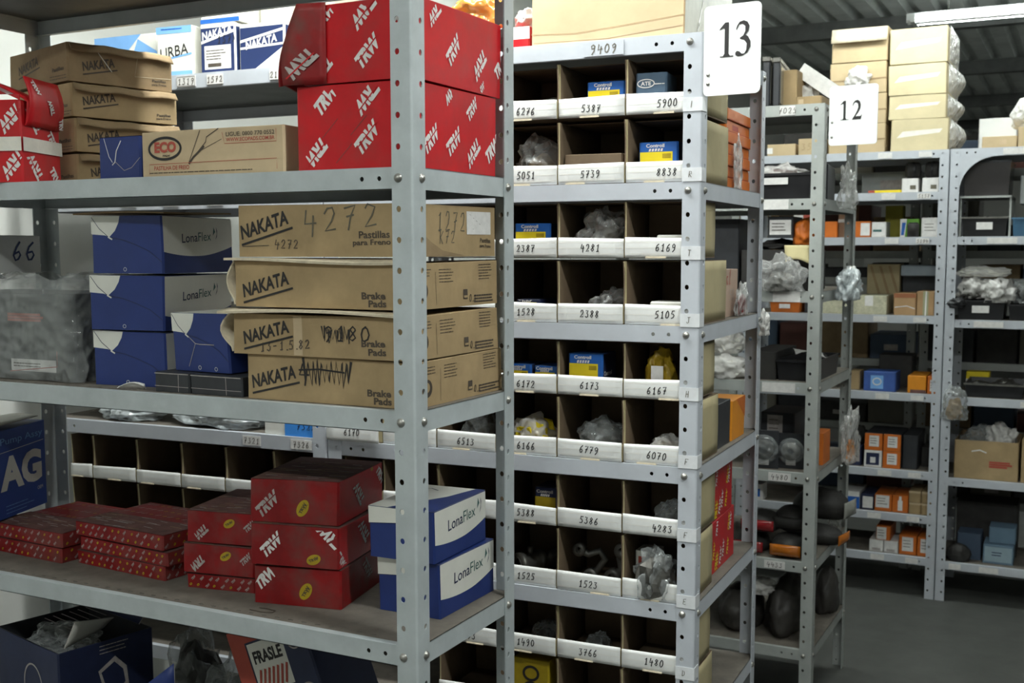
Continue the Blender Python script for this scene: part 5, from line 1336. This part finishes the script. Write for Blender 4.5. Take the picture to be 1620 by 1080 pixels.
fb('white carton on the third far shelf, seen through the rack by sign 12', -.70, -.61, .03, B[2], .12, .12, WINK, sticker(.5,.1,.9,.9,REDINK,False))
fb('brown box with white stripe on the third shelf seen past the sign 12 rack', -.50, -.43, .05, B[2], .12, .15, mat('brown_card', (.22,.12,.07), .7), sticker(.0,.45,1,.55,GREYINK,False))
def p_gr(F): f = F('front'); f.poly([(.0,.0),(.25,.0),(.35,1),(.0,1)], WINK); f.poly([(.05,.1),(.2,.1),(.3,.8),(.1,.8)], CBLUE, 2)
fb('bright green box on the third shelf of the plain far rack', -.226, -.145, .05, B[2], .12, .080, GREENP, p_gr)
r = empty('spool', W('F', -.168, .03, B[2]), 0, 'small black round can in front of the green box', 'can'); b = MB(); b.lathe([(.0005,0),(.026,0),(.026,.055),(.022,.058),(.0005,.058)], RUBBER, 20); b.build('can_body', r); b = MB(); b.lathe([(.0005,.0585),(.020,.0585),(.020,.063),(.0005,.063)], BLACKP, 20); b.build('lid', r)
fb('white box with lines of print at the upright, third shelf of the plain far rack', -.135, -.058, .03, B[2], .12, .085, WINK, sticker(.08,.1,.92,.85,WINK,True))
fb('yellow box at the back of the third shelf, plain far rack', -.33, -.25, .30, B[2], .08, .15, mat('olive_yellow', (.40,.36,.04), .6))
# fourth shelf
fb('pale box bound with tape on the fourth shelf, plain far rack', -.418, -.272, .03, B[3], .2, .085, mat('dotted_cream_card', (.52,.50,.36), .7, 0, .35, 45), sticker(.35,.45,.6,1.0,WINK,False))
fb('pale dotted box on the fourth shelf seen past the sign 12 rack', -.56, -.44, .03, B[3], .2, .088, mat('dotted_cream_card', (.52,.50,.36), .7), None)
fb('open black box behind the pale boxes of the fourth shelf', -.645, -.57, .05, B[3], .2, .10, DARKBOX)
tray('orange plastic bin with a white label on the fourth shelf of the plain far rack', 'F', -.80, -.66, .02, B[3], .16, .055, ORANGE, True)
def p_tan(F): f = F('front'); f.rect(.0,.80,1,1,mat('rust_card', (.34,.13,.06), .7)); f.line([(.05,.35),(.6,.42),(.95,.3)], .004, WINK, 3)
fb('reddish tan box with clear tape, inner one by the upright of the fourth shelf', -.240, -.146, .03, B[3], .2, .098, mat('tan_card', (.42,.26,.13), .7), p_tan)
fb('tan and green box with clear tape, outer one by the upright of the fourth shelf', -.143, -.067, .034, B[3], .2, .108, mat('tan_card', (.42,.26,.13), .7), lambda F: (F('front').rect(.35,0,.65,1,mat('sage_card', (.35,.36,.22), .7)), F('front').line([(.5,0),(.52,1)], .006, WINK, 3)))
def p_wn(F):
    f = F('front')
    for k in range(3): f.line([(.12 + .28*k,.95),(.42 + .28*k,.30)], .012, KRAFTD)
fb('tan carton with dark slanted stripes at the back of the fourth shelf', -.40, -.25, .26, B[3], .12, .225, mat('striped_kraft', (.36,.29,.17), .8), p_wn)
fb('brown box at the inner end of the fourth shelf, up on the dark boxes', -.24, -.06, .27, B[3], .12, .17, DARKBOX)
mb = MB(); mb.rbox((-.09,-.1,0),(.09,.1,.05),mat('grey_blue_tray', (.25,.29,.33), .5),.004); tag(mb.build('flat_carton', None, W('F', -.148, .30, B[3] + .171), 0), 'grey flat box lying on dark boxes behind the fourth shelf', 'box')
# fifth shelf
def p_bl(F): f = F('front'); f.rect(.22,.12,.62,.82,SKY); f.ring(.42,.5,.018,.015,.005,WINK,3)
fb('blue pouch-like box with a pale panel on the fifth shelf of the plain far rack', -.362, -.222, .03, B[4], .14, .088, mat('mid_blue_card', (.05,.11,.36), .5, 0, .2, 20), p_bl)
fb('amber box with a dark base strip on the fifth shelf of the plain far rack', -.170, -.091, .03, B[4], .22, .078, AMBER, lambda F: F('front').rect(.15,0,1,.2,REDTOP))
fb('orange and white box by the upright on the fifth shelf of the plain far rack', -.086, -.042, .03, B[4], .22, .078, ORANGE, sticker(.25,.15,.98,.8))
fb('dark box at the back of the fifth shelf, plain far rack', -.33, -.18, .24, B[4], .15, .15, RUBBER)
fb('tan round-edged box at the inner end of the fifth shelf', -.43, -.385, .06, B[4], .1, .085, KRAFT)
# sixth shelf
OR = sticker(.25,.22,.80,.88)
for (u0, u1, z0, lb, m_, pr) in ((-.351,-.272,0,'navy and white box, lower inner one of the four on the sixth shelf',WINK,lambda F: (F('front').rect(.12,.12,.85,.85,NAVY,1), F('front').rect(.35,.25,.65,.6,WINK,2))),
                                 (-.268,-.19,0,'orange box with a white panel, lower outer one of the four on the sixth shelf',ORANGE,OR),
                                 (-.350,-.271,.0785,'orange box with a white panel, upper inner one of the four on the sixth shelf',ORANGE,OR), (-.268,-.191,.0785,'orange box with a white panel, upper outer one of the four on the sixth shelf',ORANGE,OR)):
    fb(lb, u0, u1, .03, B[5] + z0, .26, .077, m_, pr, mtop=DARKBOX, mside=DARKBOX)
fb('row of long dark boxes beside the orange ones on the sixth shelf', -.186, -.12, .05, B[5], .26, .155, DARKBOX)
fb('dark box by the upright on the sixth shelf of the plain far rack', -.115, -.05, .14, B[5], .2, .09, RUBBER)
fb('white and blue box at the inner end of the sixth shelf', -.43, -.365, .04, B[5], .2, .09, NAVY, sticker(.3,.2,.9,.8,GREYINK,False))
bag('black bag on the box at the inner end of the sixth shelf', 'F', -.40, .16, B[5] + .092, .10, .16, .08, RUBBER, rough=.3, smooth=True)
# seventh shelf
fb('white and blue box, innermost in the row on the seventh shelf', -.445, -.365, .03, B[6], .2, .078, WINK, sticker(.3,.0,1,.7,CBLUE,False))
fb('navy box with a tilted white panel on the seventh shelf', -.36, -.303, .03, B[6], .2, .072, NAVY, sticker(.15,.1,.95,.85,WINK,False))
fb('orange box with a broad white panel on the seventh shelf', -.298, -.222, .03, B[6], .2, .078, ORANGE, sticker(.06,.2,.85,.95,WINK))
fb('orange box with a small white bottle-like panel on the seventh shelf', -.219, -.150, .03, B[6], .2, .080, ORANGE, lambda F: (F('front').rect(.35,.1,.65,.7,WINK), F('front').rect(.42,.7,.58,.95,WINK)))
GB4 = 'small tan boxes by the upright on the seventh shelf'
for i, (u, z0) in enumerate(((-.147, 0), (-.093, 0), (-.147, .0535), (-.093, .0535))):
    fb('small tan box, %s of the four by the upright on the seventh shelf' % ('lower inner', 'lower outer', 'upper inner', 'upper outer')[i], u, u + .051, .03, B[6] + z0, .18, .052, KRAFT, lambda F: F('front').rect(.0,.82,1,1,KRAFTL), group=GB4)
# eighth shelf
for i, (u0, u1) in enumerate(((-.316, -.254), (-.250, -.188))): fb('flat white box on the lowest far shelf, %s' % ('under the small orange one', 'beside the two orange ones')[i], u0, u1, .03, B[7], .18, .055, WINK, sticker(.2,.1,.8,.3,GREYINK,False))
fb('small orange and white box on the flat white ones of the lowest shelf', -.286, -.224, .03, B[7] + .0562, .18, .066, ORANGE, sticker(.04,.04,.72,.92))
for i, (u0, u1) in enumerate(((-.184, -.108), (-.104, -.030))): fb('orange box with a white panel on the lowest shelf, %s' % ('inner of the pair', 'outer one at the upright')[i], u0, u1, .03, B[7], .2, .088, ORANGE, sticker(.18,.18,.82,.92))

# gusseted far rack
tray('black tray of dark parts with a white label, second shelf of the gusseted far rack', 'F', .034, .216, .035, G[1], .26, .085, BLACKP, True, RUBBER, 11, IRON)
mb = MB(); mb.rbox((-.085,-.0,0),(.085,.10,.075),DARKBOX,.005); tag(mb.build('flat_carton', None, W('F', .125, .30, G[1]), 0), 'dark box behind the black tray on the second shelf, gusseted far rack', 'box')
tray('deep dark tray of reddish parts high on the second shelf of the gusseted far rack', 'F', .030, .220, .05, G[1] + .176, .30, .15, mat('dark_clear_plastic', (.05,.045,.045), .25), False, mat('maroon_part', (.10,.03,.03), .4), 12, DARKBOX)
st = empty('tray_stand', W('F', .125, .19, G[1]), 0, 'grey stand carrying the deep dark tray over the black one', 'stand')
for x in (-.100, .100):
    for y in (-.140, .145): mb = MB(); mb.box((x-.004,y-.004,0),(x+.004,y+.004,.166),STEELC); mb.build('leg', st)
mb = MB(); mb.box((-.104,-.16,.166),(.104,.15,.1745),STEELC); mb.build('top_plate', st)
tray('blue tray beside the black one on the second shelf of the gusseted far rack', 'F', .236, .40, .03, G[1], .24, .080, mat('steel_blue_plastic', (.05,.13,.22), .4), True, RUBBER, 14)
fb('pale grey box over the blue tray at the edge of view, gusseted far rack', .26, .42, .08, G[1] + .14, .2, .12, mat('pale_grey_card', (.36,.38,.38), .7))
tray('black tray with a white label under crumpled bags, gusseted far rack', 'F', .026, .220, .03, G[2], .26, .085, BLACKP, True, RUBBER, 15)
tray('black tray at the edge of view on the third shelf of the gusseted far rack', 'F', .235, .40, .03, G[2], .26, .07, BLACKP, False, RUBBER, 16)
bag('pale crumpled bag heaped on the black tray, inner one', 'F', .085, .08, G[2] + .09, .15, .16, .10, MILK, inner=IRON, rough=.45)
bag('pale crumpled bag heaped on the black tray, outer one', 'F', .19, .07, G[2] + .075, .16, .16, .115, MILK, inner=IRON, rough=.45)
bag('long pale wrapped part lying across the crumpled bags', 'F', .12, .09, G[2] + .185, .24, .07, .05, MILK, inner=WHITE, rough=.3, yaw=8, insize=.9)
bag('black bag end sticking out past the upright, third shelf of the gusseted far rack', 'F', .02, .02, G[2] + .05, .10, .08, .05, BLACKP, rough=.35)
bag('dark crumpled bag at the edge of view, third shelf of the gusseted far rack', 'F', .30, .12, G[2] + .072, .16, .2, .11, SMOKE, inner=RUBBER, rough=.4, insize=.8)
tray('black tray of iron parts on the fourth shelf of the gusseted far rack', 'F', .070, .310, .03, G[3], .28, .062, BLACKP, False, IRON, 17, IRON)
fb('thin yellow and white box at the back of the fourth shelf, gusseted far rack', .05, .15, .32, G[3], .08, .085, YELLOW, lambda F: F('front').rect(0,0,1,.6,WINK))
bag('limp grey bag hanging at the upright below the fourth shelf', 'F', .035, -.01, G[3] - .10, .12, .06, .16, SMOKE, inner=KRAFTD, rough=.5)
def p_ct(F): f = F('front'); f.fine(.56, .46, .09, 3, .010, REDINK, 5, .008); f.line([(.28,.72),(.40,.76),(.5,.70)], .006, WINK, 3)
carton('parts_carton', 'brown carton with red print full of crumpled bags, gusseted far rack', 'box', 'F', .040, .302, .025, G[4], .32, .172, KRAFT, p_ct, amp=.002, open_top=True, mtop=KRAFTD)
bag('greyish crumpled bag rising out of the brown carton, inner one', 'F', .13, .14, G[4] + .10, .17, .2, .135, SMOKE, inner=IRON, rough=.5)
bag('greyish crumpled bag rising out of the brown carton, outer one', 'F', .225, .13, G[4] + .10, .14, .2, .145, MILK, inner=IRON, rough=.5)
fb('tan carton at the edge of view beside the brown carton with red print', .312, .45, .03, G[4], .3, .19, KRAFT)
fb('long dark carton on the lowest shelf of the gusseted far rack', .04, .30, .22, G[5], .18, .24, RUBBER)
def p_bb(F): f = F('front'); f.rect(.05,.1,.95,.9,mat('pale_steel_card', (.30,.40,.46), .6)); f.fine(.3,.6,.05,2,.012,NAVY,3,.004)
fb('pale blue box in front on the lowest shelf of the gusseted far rack', .170, .295, .06, G[5], .15, .085, mat('steel_card', (.14,.22,.30), .6), p_bb)
fb('darker blue box behind the pale one on the lowest shelf', .06, .16, .09, G[5], .12, .12, mat('dull_blue_card', (.06,.09,.14), .6))
fb('pale box on the pale blue one at the lowest shelf', .19, .30, .10, G[5] + .086, .12, .07, mat('steel_card', (.14,.22,.30), .6))
bag('dark roll lying by the upright on the lowest shelf of the gusseted far rack', 'F', .07, .05, G[5], .11, .08, .08, RUBBER, rough=.12, freq=1.2, cat='roll', name='rubber_roll', smooth=True)
# the row behind, only glimpsed
HB = [l + .0183 for l in LH]; rr = random.Random(5); q = 0
KINDS = [(DARKBOX, 'dark'), (KRAFTD, 'brown'), (RUBBER, 'black'), (mat('dull_blue_card', (.06,.09,.14), .6), 'dull blue'), (mat('drab_card', (.17,.16,.13), .7), 'drab'), (mat('maroon_card', (.12,.045,.035), .6), 'maroon')]
SHN = ('topmost', 'second', 'third', 'fourth', 'fifth', 'lowest')
for side, ux in ((0, -1.10), (1, -.16)):
    for li in range(6):
        u = ux
        top = (.06, .30, .085, .30, .22, .24)[li] if li else .25
        k = 0
        while k < 4:
            w = (.235, .19, .26, .20)[k]; h = top * (.55, .85, .40, .75)[(k + li) % 4]
            m_, nm = KINDS[(k*2 + li + side*3) % 6]
            fb('%s box behind the %s far rack, %s shelf, %s of four' % (nm, ('plain', 'gusseted')[side], SHN[li], ('first', 'second', 'third', 'last')[k]), u, u + w - .012, .50, HB[li], .30, h, m_,
               (lambda F: F('front').rect(.35,.35,.7,.6,GREYINK)) if (k + li) % 3 == 0 else None)
            u += w; k += 1
